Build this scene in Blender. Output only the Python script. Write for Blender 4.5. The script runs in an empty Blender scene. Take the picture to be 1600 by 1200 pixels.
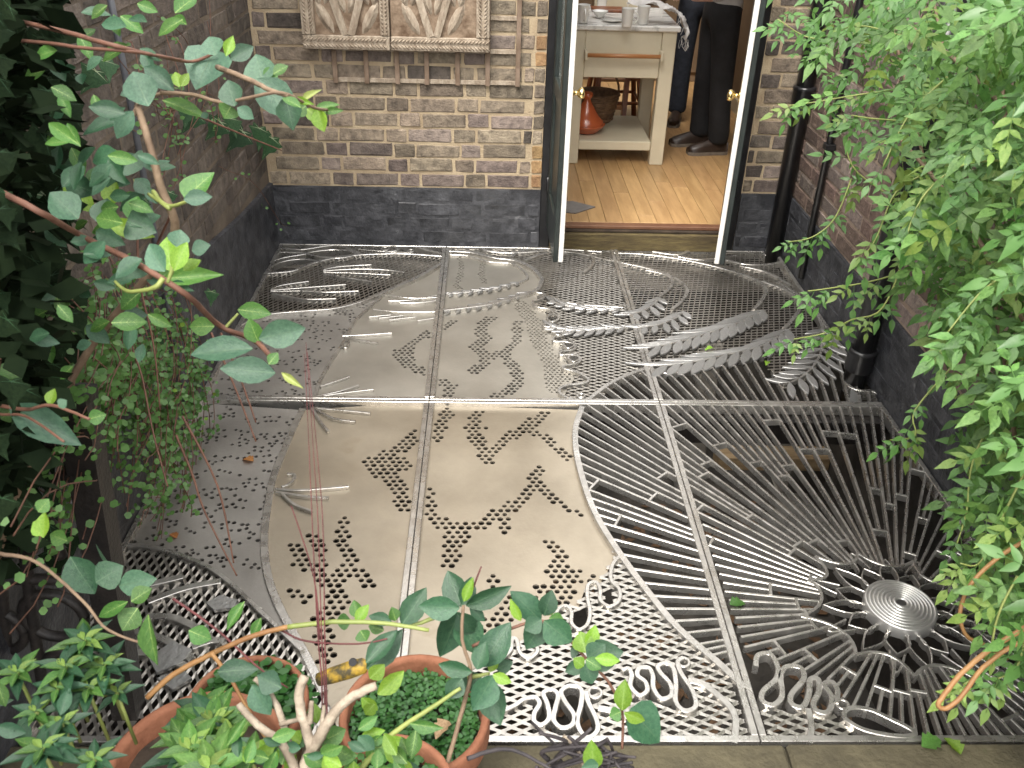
import bpy, math, random
from mathutils import Vector, Matrix, Euler
from mathutils.geometry import delaunay_2d_cdt
random.seed(7)
scene = bpy.context.scene
COL = scene.collection
R = math.radians
# ------------------------------------------------------------------ camera
F_PX = 1387.0
CAM = Vector((1.1179, -4.4604, 1.8595))
RX = Vector((0.99948974, -0.01954090, 0.02526702))      # image right in the world
RD = Vector((0.01135521, -0.52199203, -0.85287478))     # image down
RF = Vector((0.02985513, 0.85272650, -0.52150378))      # view direction
cam_data = bpy.data.cameras.new('camera')
cam = bpy.data.objects.new('camera', cam_data)
COL.objects.link(cam)
m = Matrix.Identity(4)
for i in range(3):
    m[i][0] = RX[i]; m[i][1] = -RD[i]; m[i][2] = -RF[i]; m[i][3] = CAM[i]
cam.matrix_world = m
cam_data.sensor_width = 36.0
cam_data.lens = 36.0 * F_PX / 1600.0
cam_data.clip_start = 0.02
cam_data.clip_end = 400.0
scene.camera = cam
cam_data.dof.use_dof = True; cam_data.dof.focus_distance = 3.4; cam_data.dof.aperture_fstop = 11
# ------------------------------------------------------------------ daylight
SUN_EL, SUN_AZ = 58.0, 205.0
world = bpy.data.worlds.new('World')
scene.world = world
world.use_nodes = True
wn, wl = world.node_tree.nodes, world.node_tree.links
wn.clear()
sky = wn.new('ShaderNodeTexSky'); sky.sky_type = 'NISHITA'; sky.sun_disc = False
sky.sun_elevation = R(SUN_EL); sky.sun_rotation = R(SUN_AZ)
sky.air_density = 1.0; sky.dust_density = 4.0; sky.ozone_density = 1.0
hsv = wn.new('ShaderNodeHueSaturation'); hsv.inputs['Saturation'].default_value = 0.30
bgn = wn.new('ShaderNodeBackground'); bgn.inputs['Strength'].default_value = 0.15
out = wn.new('ShaderNodeOutputWorld')
tint = wn.new('ShaderNodeMixRGB'); tint.blend_type = 'MULTIPLY'; tint.inputs[0].default_value = 1.0; tint.inputs[2].default_value = (1.0, 0.995, 0.975, 1)
cloud = wn.new('ShaderNodeMixRGB'); cloud.inputs[0].default_value = 0.68; cloud.inputs[2].default_value = (5.8, 5.7, 5.6, 1)   # even overcast layer over the clear sky
wl.new(sky.outputs[0], hsv.inputs['Color']); wl.new(hsv.outputs[0], cloud.inputs[1]); wl.new(cloud.outputs[0], tint.inputs[1]); wl.new(tint.outputs[0], bgn.inputs['Color']); wl.new(bgn.outputs[0], out.inputs['Surface'])
sun_d = bpy.data.lights.new('sun', 'SUN'); sun_d.energy = 1.1; sun_d.angle = R(25); sun_d.color = (1.0, 0.95, 0.87)
sun = bpy.data.objects.new('sun', sun_d); COL.objects.link(sun)
sun.rotation_euler = Vector((math.sin(R(SUN_AZ)) * math.cos(R(SUN_EL)), math.cos(R(SUN_AZ)) * math.cos(R(SUN_EL)), math.sin(R(SUN_EL)))).to_track_quat('Z', 'Y').to_euler()
sun.location = (0, -3, 8)
vs = scene.view_settings
vs.view_transform = 'Standard'; vs.look = 'None'; vs.gamma = 1.0; vs.use_curve_mapping = False
vs.exposure = 2.0

# ------------------------------------------------------------------ pixel helpers (a photo point cast onto a real plane or to a real distance)
def ray(px, py):
    return RX * ((px - 800) / F_PX) + RD * ((py - 600) / F_PX) + RF
def on(px, py, axis, val):
    d = ray(px, py); return CAM + d * ((val - CAM[axis]) / d[axis])
def G(px, py, z=0.0): return on(px, py, 2, z)
def g2(px, py):
    p = on(px, py, 2, 0.0); return (p.x, p.y)
def W(px, py, depth): return CAM + ray(px, py) * depth
def px_of(p):
    d = p - CAM; z = d.dot(RF)
    return (800 + F_PX * d.dot(RX) / z, 600 + F_PX * d.dot(RD) / z, z)

# ------------------------------------------------------------------ materials
MATS = {}
def mat(name, c1, c2=None, rough=0.6, metal=0.0, scale=8.0, detail=6.0, c3=None, bump=0.0, bscale=None, rrange=0.0,
        objrand=0.0, trans=0.0, coat=0.0, stretch=None, spec=0.5, ramp=(0.35, 0.65), coords='Object', alpha=None):
    if name in MATS: return MATS[name]
    mt = bpy.data.materials.new(name); mt.use_nodes = True; MATS[name] = mt
    nt = mt.node_tree; N, L = nt.nodes, nt.links
    b = N['Principled BSDF']
    b.inputs['Roughness'].default_value = rough; b.inputs['Metallic'].default_value = metal
    b.inputs['Specular IOR Level'].default_value = spec
    if coat: b.inputs['Coat Weight'].default_value = coat; b.inputs['Coat Roughness'].default_value = 0.15
    tc = N.new('ShaderNodeTexCoord'); mp = N.new('ShaderNodeMapping')
    L.new(tc.outputs[coords], mp.inputs['Vector'])
    if stretch: mp.inputs['Scale'].default_value = stretch
    oi = N.new('ShaderNodeObjectInfo')
    if coords == 'Object':
        ml = N.new('ShaderNodeMath'); ml.operation = 'MULTIPLY'; ml.inputs[1].default_value = 37.0
        L.new(oi.outputs['Random'], ml.inputs[0])
        cb = N.new('ShaderNodeCombineXYZ')
        for k in range(3): L.new(ml.outputs[0], cb.inputs[k])
        L.new(cb.outputs[0], mp.inputs['Location'])
    nz = N.new('ShaderNodeTexNoise'); nz.inputs['Scale'].default_value = scale; nz.inputs['Detail'].default_value = detail
    nz.inputs['Roughness'].default_value = 0.62
    L.new(mp.outputs[0], nz.inputs['Vector'])
    col = None
    if c2:
        rp = N.new('ShaderNodeValToRGB'); e = rp.color_ramp.elements
        e[0].position = ramp[0]; e[1].position = ramp[1]
        e[0].color = (*c1, 1); e[1].color = (*c2, 1)
        if c3:
            x = e.new(min(0.98, ramp[1] + 0.14)); x.color = (*c3, 1)
        L.new(nz.outputs['Fac'], rp.inputs['Fac']); col = rp.outputs['Color']
    else:
        b.inputs['Base Color'].default_value = (*c1, 1)
    if objrand and col:
        hs = N.new('ShaderNodeHueSaturation'); mr = N.new('ShaderNodeMapRange')
        mr.inputs['To Min'].default_value = 1 - objrand; mr.inputs['To Max'].default_value = 1 + objrand
        L.new(oi.outputs['Random'], mr.inputs['Value']); L.new(mr.outputs[0], hs.inputs['Value'])
        mr2 = N.new('ShaderNodeMapRange'); mr2.inputs['To Min'].default_value = 0.5 - objrand * 0.025; mr2.inputs['To Max'].default_value = 0.5 + objrand * 0.025
        fr = N.new('ShaderNodeMath'); fr.operation = 'FRACT'; mm = N.new('ShaderNodeMath'); mm.operation = 'MULTIPLY'; mm.inputs[1].default_value = 13.7
        L.new(oi.outputs['Random'], mm.inputs[0]); L.new(mm.outputs[0], fr.inputs[0]); L.new(fr.outputs[0], mr2.inputs['Value']); L.new(mr2.outputs[0], hs.inputs['Hue'])
        L.new(col, hs.inputs['Color']); col = hs.outputs['Color']
    if col: L.new(col, b.inputs['Base Color'])
    if rrange:
        n2 = N.new('ShaderNodeTexNoise'); n2.inputs['Scale'].default_value = scale * 0.6; n2.inputs['Detail'].default_value = 5
        L.new(mp.outputs[0], n2.inputs['Vector'])
        mr = N.new('ShaderNodeMapRange'); mr.inputs['From Min'].default_value = 0.3; mr.inputs['From Max'].default_value = 0.7
        mr.inputs['To Min'].default_value = max(0.02, rough - rrange); mr.inputs['To Max'].default_value = min(1, rough + rrange)
        L.new(n2.outputs['Fac'], mr.inputs['Value']); L.new(mr.outputs[0], b.inputs['Roughness'])
    if bump:
        n3 = N.new('ShaderNodeTexNoise'); n3.inputs['Scale'].default_value = bscale or scale * 4; n3.inputs['Detail'].default_value = 5
        L.new(mp.outputs[0], n3.inputs['Vector'])
        bp = N.new('ShaderNodeBump'); bp.inputs['Strength'].default_value = bump; bp.inputs['Distance'].default_value = 0.006
        L.new(n3.outputs['Fac'], bp.inputs['Height']); L.new(bp.outputs[0], b.inputs['Normal'])
    if trans:
        tr = N.new('ShaderNodeBsdfTranslucent'); ms = N.new('ShaderNodeMixShader'); ms.inputs[0].default_value = trans
        if col:
            hb = N.new('ShaderNodeHueSaturation'); hb.inputs['Hue'].default_value = 0.485; hb.inputs['Value'].default_value = 1.5
            L.new(col, hb.inputs['Color']); L.new(hb.outputs[0], tr.inputs['Color'])
        L.new(b.outputs[0], ms.inputs[1]); L.new(tr.outputs[0], ms.inputs[2])
        L.new(ms.outputs[0], N['Material Output'].inputs['Surface'])
    return mt

M_BRICK = mat('brick_brown', (0.11, 0.088, 0.068), (0.29, 0.235, 0.175), rough=0.9, scale=26, objrand=0.34, bump=1.0, bscale=110, c3=(0.33, 0.27, 0.20), ramp=(0.32, 0.66))
M_BRICKO = mat('brick_orange', (0.22, 0.13, 0.065), (0.36, 0.235, 0.115), rough=0.9, scale=16, objrand=0.25, bump=0.8, bscale=90)
M_BRICKP = mat('brick_plum', (0.11, 0.086, 0.078), (0.26, 0.207, 0.178), rough=0.9, scale=26, objrand=0.34, bump=1.0, bscale=110, c3=(0.29, 0.23, 0.19), ramp=(0.32, 0.66))
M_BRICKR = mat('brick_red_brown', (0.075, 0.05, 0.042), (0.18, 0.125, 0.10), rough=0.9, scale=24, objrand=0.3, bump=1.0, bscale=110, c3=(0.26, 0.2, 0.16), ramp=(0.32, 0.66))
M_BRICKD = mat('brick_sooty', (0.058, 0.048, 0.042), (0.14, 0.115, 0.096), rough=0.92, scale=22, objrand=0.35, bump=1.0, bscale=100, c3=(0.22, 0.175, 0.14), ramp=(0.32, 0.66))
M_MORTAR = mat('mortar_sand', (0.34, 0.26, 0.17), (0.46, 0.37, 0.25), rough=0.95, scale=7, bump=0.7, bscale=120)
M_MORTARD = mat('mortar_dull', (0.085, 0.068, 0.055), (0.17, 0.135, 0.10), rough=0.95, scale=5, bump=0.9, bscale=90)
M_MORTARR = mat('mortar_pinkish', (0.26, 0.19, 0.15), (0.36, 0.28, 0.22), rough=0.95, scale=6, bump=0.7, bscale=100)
M_TAR = mat('black_paint_worn', (0.024, 0.025, 0.030), (0.072, 0.074, 0.083), rough=0.5, scale=11, bump=0.9, bscale=55, c3=(0.30, 0.30, 0.31), rrange=0.2, ramp=(0.4, 0.66), objrand=0.2, detail=9)
M_STEEL = mat('steel_bar', (0.46, 0.445, 0.42), (0.60, 0.58, 0.55), rough=0.29, metal=0.84, scale=30, bump=0.10, bscale=160, rrange=0.12)
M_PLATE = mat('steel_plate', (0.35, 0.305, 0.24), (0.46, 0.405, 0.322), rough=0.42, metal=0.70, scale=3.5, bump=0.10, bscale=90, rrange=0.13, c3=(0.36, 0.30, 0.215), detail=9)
M_PLATEC = mat('steel_plate_rear', (0.37, 0.348, 0.308), (0.48, 0.455, 0.405), rough=0.41, metal=0.70, scale=3.5, bump=0.10, bscale=90, rrange=0.13, c3=(0.38, 0.345, 0.29), detail=9)  # same steel as the front plates; greyer reflections put into the colour
M_PLATEG = mat('steel_plate_grey', (0.29, 0.275, 0.255), (0.38, 0.36, 0.335), rough=0.45, metal=0.62, scale=5, bump=0.12, bscale=90, rrange=0.12, detail=9)
M_MESH = mat('expanded_steel', (0.36, 0.34, 0.31), (0.47, 0.445, 0.405), rough=0.30, metal=0.86, scale=40, bump=0.2, bscale=150)
M_BLADE = mat('steel_blade', (0.38, 0.38, 0.375), (0.50, 0.495, 0.49), rough=0.34, metal=0.8, scale=14, bump=0.25, bscale=90, objrand=0.12)
M_CHROME = mat('steel_turned', (0.58, 0.57, 0.56), (0.68, 0.67, 0.65), rough=0.34, metal=0.8, scale=20)
M_STONE = mat('mossy_stone', (0.045, 0.038, 0.022), (0.10, 0.086, 0.05), rough=0.85, scale=7, bump=1.0, bscale=60, c3=(0.055, 0.07, 0.025), detail=9)
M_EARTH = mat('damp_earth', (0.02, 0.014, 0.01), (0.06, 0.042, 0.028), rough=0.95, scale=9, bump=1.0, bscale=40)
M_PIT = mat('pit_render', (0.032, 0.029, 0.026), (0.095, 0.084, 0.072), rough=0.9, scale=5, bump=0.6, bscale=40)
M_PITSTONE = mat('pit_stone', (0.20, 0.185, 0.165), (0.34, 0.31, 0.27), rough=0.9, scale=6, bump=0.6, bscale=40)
M_TIMBER = mat('raw_timber', (0.22, 0.15, 0.08), (0.36, 0.26, 0.15), rough=0.8, scale=5, stretch=(1, 8, 8), bump=0.4)
M_BLACK = mat('black_gloss', (0.008, 0.008, 0.009), (0.018, 0.018, 0.02), rough=0.28, scale=10, bump=0.15, bscale=40)
M_IRON = mat('black_iron', (0.006, 0.005, 0.005), (0.02, 0.016, 0.014), rough=0.55, scale=25, bump=0.4)
M_WHITE = mat('white_gloss', (0.72, 0.71, 0.67), (0.82, 0.81, 0.78), rough=0.35, scale=10)
M_DKGREEN = mat('black_green_paint', (0.012, 0.017, 0.016), (0.028, 0.036, 0.034), rough=0.4, scale=8)
M_SILL = mat('mossy_timber', (0.055, 0.038, 0.018), (0.13, 0.10, 0.04), rough=0.85, scale=5, stretch=(2, 10, 14), bump=0.7, c3=(0.16, 0.15, 0.06))
M_SILLR = mat('red_brown_timber', (0.11, 0.045, 0.022), (0.17, 0.08, 0.04), rough=0.6, scale=8)
M_CARVE = mat('bleached_wood', (0.24, 0.185, 0.135), (0.44, 0.37, 0.29), rough=0.85, scale=6, stretch=(6, 6, 2), bump=0.8, bscale=40, c3=(0.52, 0.46, 0.38))
M_CARVEB = mat('carved_ground', (0.10, 0.06, 0.035), (0.30, 0.225, 0.16), rough=0.9, scale=14, bump=0.8, bscale=60)
M_TRELLIS = mat('weathered_slat', (0.13, 0.085, 0.055), (0.24, 0.175, 0.13), rough=0.85, scale=9, bump=0.5)
M_FLOOR = mat('oak_board', (0.33, 0.195, 0.085), (0.45, 0.28, 0.13), rough=0.38, scale=3, stretch=(9, 1.2, 9), bump=0.1, objrand=0.10)
M_CREAM = mat('cream_paint', (0.56, 0.50, 0.37), (0.62, 0.56, 0.42), rough=0.45, scale=5)
M_MARBLE = mat('marble', (0.30, 0.29, 0.27), (0.74, 0.72, 0.68), rough=0.25, scale=9, ramp=(0.36, 0.5), stretch=(1, 2.5, 1))
M_BEECH = mat('rail_wood', (0.36, 0.15, 0.055), (0.46, 0.22, 0.09), rough=0.4, scale=6, stretch=(1, 9, 9))
M_BRASS = mat('brass', (0.80, 0.60, 0.25), (0.88, 0.70, 0.34), rough=0.18, metal=1.0, scale=9)
M_CHINA = mat('white_china', (0.80, 0.79, 0.75), (0.84, 0.83, 0.80), rough=0.15, scale=6, coat=0.5)
M_TERRA = mat('glazed_terracotta', (0.36, 0.075, 0.025), (0.46, 0.11, 0.04), rough=0.25, scale=6, coat=0.5)
M_WICKER = mat('wicker', (0.10, 0.055, 0.03), (0.24, 0.14, 0.075), rough=0.7, scale=30)
M_STOOL = mat('red_wood', (0.15, 0.045, 0.018), (0.25, 0.085, 0.035), rough=0.35, scale=6, stretch=(8, 8, 1))
M_CLOTH = mat('white_cotton', (0.66, 0.63, 0.60), (0.76, 0.73, 0.70), rough=0.9, scale=18, bump=0.4, bscale=200)
M_TROUS = mat('black_cotton', (0.006, 0.006, 0.007), (0.014, 0.014, 0.016), rough=0.9, scale=10, bump=0.3, bscale=60)
M_SHIRT = mat('grey_shirt', (0.30, 0.29, 0.28), (0.42, 0.40, 0.38), rough=0.9, scale=8, bump=0.4, bscale=30)
M_NAVY = mat('navy_denim', (0.008, 0.010, 0.016), (0.018, 0.022, 0.034), rough=0.9, scale=30)
M_SKIN = mat('skin', (0.48, 0.29, 0.20), (0.55, 0.34, 0.25), rough=0.5, scale=10)
M_HAIR = mat('brown_hair', (0.03, 0.018, 0.01), (0.07, 0.04, 0.025), rough=0.5, scale=40)
M_SHOE = mat('brown_leather', (0.022, 0.014, 0.010), (0.045, 0.028, 0.020), rough=0.4, scale=20)
M_SOLE = mat('grey_rubber', (0.12, 0.10, 0.08), (0.18, 0.15, 0.12), rough=0.8, scale=20)
M_POT = mat('terracotta', (0.20, 0.075, 0.038), (0.32, 0.135, 0.075), rough=0.85, scale=9, bump=0.6, bscale=60, c3=(0.30, 0.22, 0.14), ramp=(0.3, 0.62), detail=9)
M_POTM = mat('terracotta_mossy', (0.14, 0.10, 0.035), (0.30, 0.15, 0.07), rough=0.9, scale=9, bump=0.6, bscale=60, c3=(0.30, 0.30, 0.16))
M_YELLOW = mat('yellow_plastic', (0.06, 0.05, 0.025), (0.42, 0.27, 0.03), rough=0.6, scale=30, ramp=(0.42, 0.56), detail=9)
M_PLASTER = mat('dim_plaster', (0.30, 0.24, 0.16), (0.36, 0.29, 0.20), rough=0.9, scale=3)
M_BROWNW = mat('brown_wall', (0.12, 0.075, 0.04), (0.16, 0.105, 0.06), rough=0.8, scale=3)
M_SLATE = mat('slate', (0.12, 0.11, 0.105), (0.19, 0.175, 0.165), rough=0.7, scale=9)
M_CABLE = mat('grey_cable', (0.07, 0.075, 0.09), (0.13, 0.135, 0.15), rough=0.5, scale=8)
# leaves
def leafmat(n, a, b, tr=0.28, rough=0.38, sc=12, orand=0.28, c3=None):
    return mat(n, a, b, rough=rough, scale=sc, objrand=orand, trans=tr, bump=0.25, bscale=30, c3=c3)
L_DARK = leafmat('leaf_dark', (0.020, 0.066, 0.034), (0.040, 0.105, 0.052), tr=0.15, rough=0.36)
L_BLUE = leafmat('leaf_bluegreen', (0.036, 0.092, 0.056), (0.070, 0.145, 0.088), tr=0.2, rough=0.42)
L_MID = leafmat('leaf_mid', (0.048, 0.135, 0.028), (0.085, 0.20, 0.045), tr=0.3)
L_LIME = leafmat('leaf_lime', (0.13, 0.27, 0.022), (0.22, 0.37, 0.05), tr=0.36)
L_JAS = leafmat('leaf_jasmine', (0.068, 0.160, 0.034), (0.122, 0.245, 0.060), tr=0.33, rough=0.5, orand=0.42)
L_JASY = leafmat('leaf_jasmine_young', (0.16, 0.28, 0.055), (0.25, 0.36, 0.09), tr=0.36, rough=0.5)
L_WIRE = leafmat('leaf_wirevine', (0.042, 0.11, 0.026), (0.09, 0.20, 0.055), tr=0.26, rough=0.45, orand=0.45)
L_IVY = mat('leaf_ivy', (0.012, 0.040, 0.016), (0.028, 0.070, 0.028), rough=0.6, scale=12, objrand=0.3, spec=0.25, bump=0.3)
L_DEEP = mat('leaf_darkened', (0.006, 0.013, 0.006), (0.013, 0.024, 0.010), rough=0.9, scale=12, objrand=0.3, spec=0.08)  # near-black on purpose: the left edge's darkness is put into the leaf colour
L_DEAD = leafmat('leaf_dead', (0.42, 0.16, 0.04), (0.60, 0.28, 0.10), tr=0.2, rough=0.6)
L_TAN = leafmat('leaf_tan', (0.20, 0.13, 0.07), (0.32, 0.22, 0.13), tr=0.1, rough=0.7)
L_COVER = leafmat('leaf_tiny', (0.028, 0.10, 0.022), (0.06, 0.17, 0.04), tr=0.25)
S_BROWN = mat('stem_brown', (0.13, 0.085, 0.055), (0.24, 0.17, 0.11), rough=0.8, scale=20, bump=0.4)
S_RED = mat('stem_red', (0.10, 0.045, 0.03), (0.18, 0.085, 0.055), rough=0.7, scale=20)
S_MAROON = mat('stem_maroon', (0.075, 0.018, 0.02), (0.13, 0.035, 0.035), rough=0.7, scale=20)
S_GREEN = mat('stem_green', (0.17, 0.21, 0.055), (0.27, 0.31, 0.09), rough=0.55, scale=14)
S_ORANGE = mat('stem_orange', (0.20, 0.095, 0.035), (0.30, 0.165, 0.06), rough=0.6, scale=14, bump=0.4)
S_PALE = mat('stem_pale', (0.17, 0.135, 0.10), (0.38, 0.32, 0.25), rough=0.85, scale=26, bump=0.9, bscale=70, c3=(0.10, 0.08, 0.07), detail=9)
S_DARK = mat('stem_dark', (0.02, 0.017, 0.02), (0.05, 0.042, 0.045), rough=0.7, scale=20)

def glassmat():
    mt = bpy.data.materials.new('pane_glass'); mt.use_nodes = True
    b = mt.node_tree.nodes['Principled BSDF']
    b.inputs['Transmission Weight'].default_value = 1.0; b.inputs['Roughness'].default_value = 0.02; b.inputs['IOR'].default_value = 1.45
    b.inputs['Base Color'].default_value = (0.9, 0.95, 0.93, 1)
    return mt
M_GLASS = glassmat()

# ------------------------------------------------------------------ mesh builder and object helpers
class MB:
    def __init__(s): s.v = []; s.f = []; s.mi = []
    def add(s, vs_, fs_, mi=0):
        o = len(s.v); s.v += [tuple(p) for p in vs_]; s.f += [tuple(i + o for i in f) for f in fs_]; s.mi += [mi] * len(fs_); return s
    def box(s, a, b, mi=0):
        x0, y0, z0 = a; x1, y1, z1 = b
        return s.add([(x0, y0, z0), (x1, y0, z0), (x1, y1, z0), (x0, y1, z0), (x0, y0, z1), (x1, y0, z1), (x1, y1, z1), (x0, y1, z1)],
                     [(3, 2, 1, 0), (4, 5, 6, 7), (0, 1, 5, 4), (1, 2, 6, 5), (2, 3, 7, 6), (3, 0, 4, 7)], mi)
    def cbox(s, a, b, c=0.004, mi=0):
        # box with all edges chamfered (three stacked rings per axis would be 44 triangles)
        x0, y0, z0 = a; x1, y1, z1 = b; vs_ = []
        for z, i in ((z0, 1), (z0 + c, 0), (z1 - c, 0), (z1, 1)):
            k = c if i else 0
            X0, X1, Y0, Y1 = x0 + k, x1 - k, y0 + k, y1 - k
            q = c * (0.0 if i else 1.0)
            vs_ += [(X0 + q, Y0, z), (X1 - q, Y0, z), (X1, Y0 + q, z), (X1, Y1 - q, z), (X1 - q, Y1, z), (X0 + q, Y1, z), (X0, Y1 - q, z), (X0, Y0 + q, z)]
        fs_ = []
        for r in range(3):
            for k in range(8):
                fs_.append((r * 8 + k, r * 8 + (k + 1) % 8, r * 8 + 8 + (k + 1) % 8, r * 8 + 8 + k))
        fs_.append(tuple(range(7, -1, -1))); fs_.append(tuple(range(24, 32)))
        return s.add(vs_, fs_, mi)
    def tube(s, pts, rad, n=6, cap=True, mi=0):
        pts = [Vector(p) for p in pts]; k = len(pts)
        rr = rad if isinstance(rad, (list, tuple)) else [rad] * k
        vs_ = []; prev = None
        for i, p in enumerate(pts):
            t = (pts[min(i + 1, k - 1)] - pts[max(i - 1, 0)])
            t = t.normalized() if t.length > 1e-9 else Vector((0, 0, 1))
            if prev is None:
                u = t.cross(Vector((0, 0, 1)))
                if u.length < 1e-3: u = t.cross(Vector((1, 0, 0)))
            else:
                u = prev - t * prev.dot(t)
            u.normalize(); prev = u; w = t.cross(u)
            for j in range(n):
                a = 2 * math.pi * j / n
                vs_.append(p + (u * math.cos(a) + w * math.sin(a)) * rr[i])
        fs_ = [(i * n + j, i * n + (j + 1) % n, (i + 1) * n + (j + 1) % n, (i + 1) * n + j) for i in range(k - 1) for j in range(n)]
        if cap: fs_ += [tuple(range(n - 1, -1, -1)), tuple(range((k - 1) * n, k * n))]
        return s.add(vs_, fs_, mi)
    def lathe(s, prof, c, n=32, mi=0):
        cx, cy, cz = c; k = len(prof)
        vs_ = [(cx + r * math.cos(2 * math.pi * j / n), cy + r * math.sin(2 * math.pi * j / n), cz + z) for r, z in prof for j in range(n)]
        fs_ = [(i * n + j, i * n + (j + 1) % n, (i + 1) * n + (j + 1) % n, (i + 1) * n + j) for i in range(k - 1) for j in range(n)]
        return s.add(vs_, fs_, mi)
    def prism(s, poly, z0, z1, mi=0):
        n = len(poly)
        vs_ = [(x, y, z0) for x, y in poly] + [(x, y, z1) for x, y in poly]
        fs_ = [tuple(range(n - 1, -1, -1)), tuple(range(n, 2 * n))] + [(i, (i + 1) % n, n + (i + 1) % n, n + i) for i in range(n)]
        return s.add(vs_, fs_, mi)
    def bar(s, pts, w, z1=0.0, h=0.03, closed=False, ch=0.0015, mi=0):
        # flat steel bar bent along a path in plan, chamfered top edges
        P = [Vector((p[0], p[1])) for p in pts]; n = len(P); vs_ = []
        for i in range(n):
            a = P[(i - 1) % n] if (closed or i > 0) else P[i]; b = P[(i + 1) % n] if (closed or i < n - 1) else P[i]
            t = b - a; t = t.normalized() if t.length > 1e-9 else Vector((1, 0))
            nr = Vector((-t.y, t.x)) * (w / 2); nk = Vector((-t.y, t.x)) * (w / 2 - ch)
            p = P[i]
            vs_ += [(p.x + nr.x, p.y + nr.y, z1 - h), (p.x + nr.x, p.y + nr.y, z1 - ch), (p.x + nk.x, p.y + nk.y, z1),
                    (p.x - nk.x, p.y - nk.y, z1), (p.x - nr.x, p.y - nr.y, z1 - ch), (p.x - nr.x, p.y - nr.y, z1 - h)]
        fs_ = []
        for i in range(n if closed else n - 1):
            a = i * 6; b = ((i + 1) % n) * 6
            for j in range(6):
                fs_.append((a + j, b + j, b + (j + 1) % 6, a + (j + 1) % 6))
        if not closed: fs_ += [(5, 4, 3, 2, 1, 0)[::-1], tuple(range((n - 1) * 6, n * 6))[::-1]]
        return s.add(vs_, fs_, mi)
    def mesh(s, name, smooth=False):
        me = bpy.data.meshes.new(name); me.from_pydata(s.v, [], s.f)
        if any(s.mi): me.polygons.foreach_set('material_index', s.mi)
        if smooth: me.polygons.foreach_set('use_smooth', [True] * len(s.f))
        me.update(); return me

def world_loc(o):
    p = Vector((0, 0, 0))
    while o is not None: p = p + o.location; o = o.parent
    return p
def obj(name, mb, mt, parent=None, smooth=False, label=None, kind=None):
    """one mesh object; vertices given in world space, moved under its parent's origin"""
    me = mb if isinstance(mb, bpy.types.Mesh) else mb.mesh(name, smooth)
    for x in (mt if isinstance(mt, (list, tuple)) else [mt]): me.materials.append(x)
    o = bpy.data.objects.new(name, me); COL.objects.link(o)
    if parent is not None:
        o.parent = parent; d = world_loc(parent)
        if d.length > 1e-9: me.transform(Matrix.Translation(-d))
    if label: o['label'] = label
    if kind: o['kind'] = kind
    return o
def thing(name, label, cat, loc=(0, 0, 0), group=None):
    o = bpy.data.objects.new(name, None); COL.objects.link(o); o.location = loc; o.empty_display_size = 0.05
    o['label'] = label; o['category'] = cat
    if group: o['group'] = group
    return o
def tag(o, label, cat, group=None):
    o['label'] = label; o['category'] = cat
    if group: o['group'] = group
    return o
def solo(name, mb, mt, label, cat, base, smooth=False, group=None):
    """a thing that is one mesh, origin at its base"""
    o = obj(name, mb, mt, None, smooth); b = Vector(base)
    o.data.transform(Matrix.Translation(-b)); o.location = b
    return tag(o, label, cat, group)
def inst(name, me, parent, mw, label=None):
    """an object sharing mesh data, placed by a world matrix under a translated parent"""
    o = bpy.data.objects.new(name, me); COL.objects.link(o)
    if parent is not None:
        o.parent = parent; o.matrix_local = Matrix.Translation(-world_loc(parent)) @ mw
    else: o.matrix_local = mw
    if label: o['label'] = label
    return o
def struct(name, mb, mt, parent=None, smooth=False):
    o = obj(name, mb, mt, parent, smooth)
    if parent is None: o['kind'] = 'structure'
    return o

def smooth2(pts, k=6, closed=False):
    """Catmull-Rom through points"""
    P = [Vector(p) for p in pts]; n = len(P); o = []
    rng = n if closed else n - 1
    for i in range(rng):
        p0 = P[(i - 1) % n] if (closed or i > 0) else P[0]; p1 = P[i]; p2 = P[(i + 1) % n]
        p3 = P[(i + 2) % n] if (closed or i + 2 < n) else P[n - 1]
        for j in range(k):
            t = j / k
            o.append(0.5 * ((2 * p1) + (p2 - p0) * t + (2 * p0 - 5 * p1 + 4 * p2 - p3) * t * t + (3 * p1 - p0 - 3 * p2 + p3) * t ** 3))
    if not closed: o.append(P[-1])
    return o
def fl(px_pts, k=5, closed=False):
    return smooth2([Vector(g2(*p)) for p in px_pts], k, closed)
def inpoly(x, y, poly):
    c = False; n = len(poly); j = n - 1
    for i in range(n):
        xi, yi = poly[i]; xj, yj = poly[j]
        if (yi > y) != (yj > y) and x < (xj - xi) * (y - yi) / (yj - yi) + xi: c = not c
        j = i
    return c
def segdist(x, y, a, b):
    dx, dy = b[0] - a[0], b[1] - a[1]; L = dx * dx + dy * dy
    t = 0 if L == 0 else max(0, min(1, ((x - a[0]) * dx + (y - a[1]) * dy) / L))
    return math.hypot(x - a[0] - t * dx, y - a[1] - t * dy)
def polydist(x, y, pts, closed=False):
    n = len(pts); return min(segdist(x, y, pts[i], pts[(i + 1) % n]) for i in range(n if closed else n - 1))

# ================================================================== LARGE STRUCTURE
GW, GD = 0.9, 1.5416          # one grate panel: width, depth
X0, X1 = 0.0, 2.70            # side walls
YF = -2 * GD                  # front edge of the grating
C_H = 0.0757                  # brick course
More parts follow.
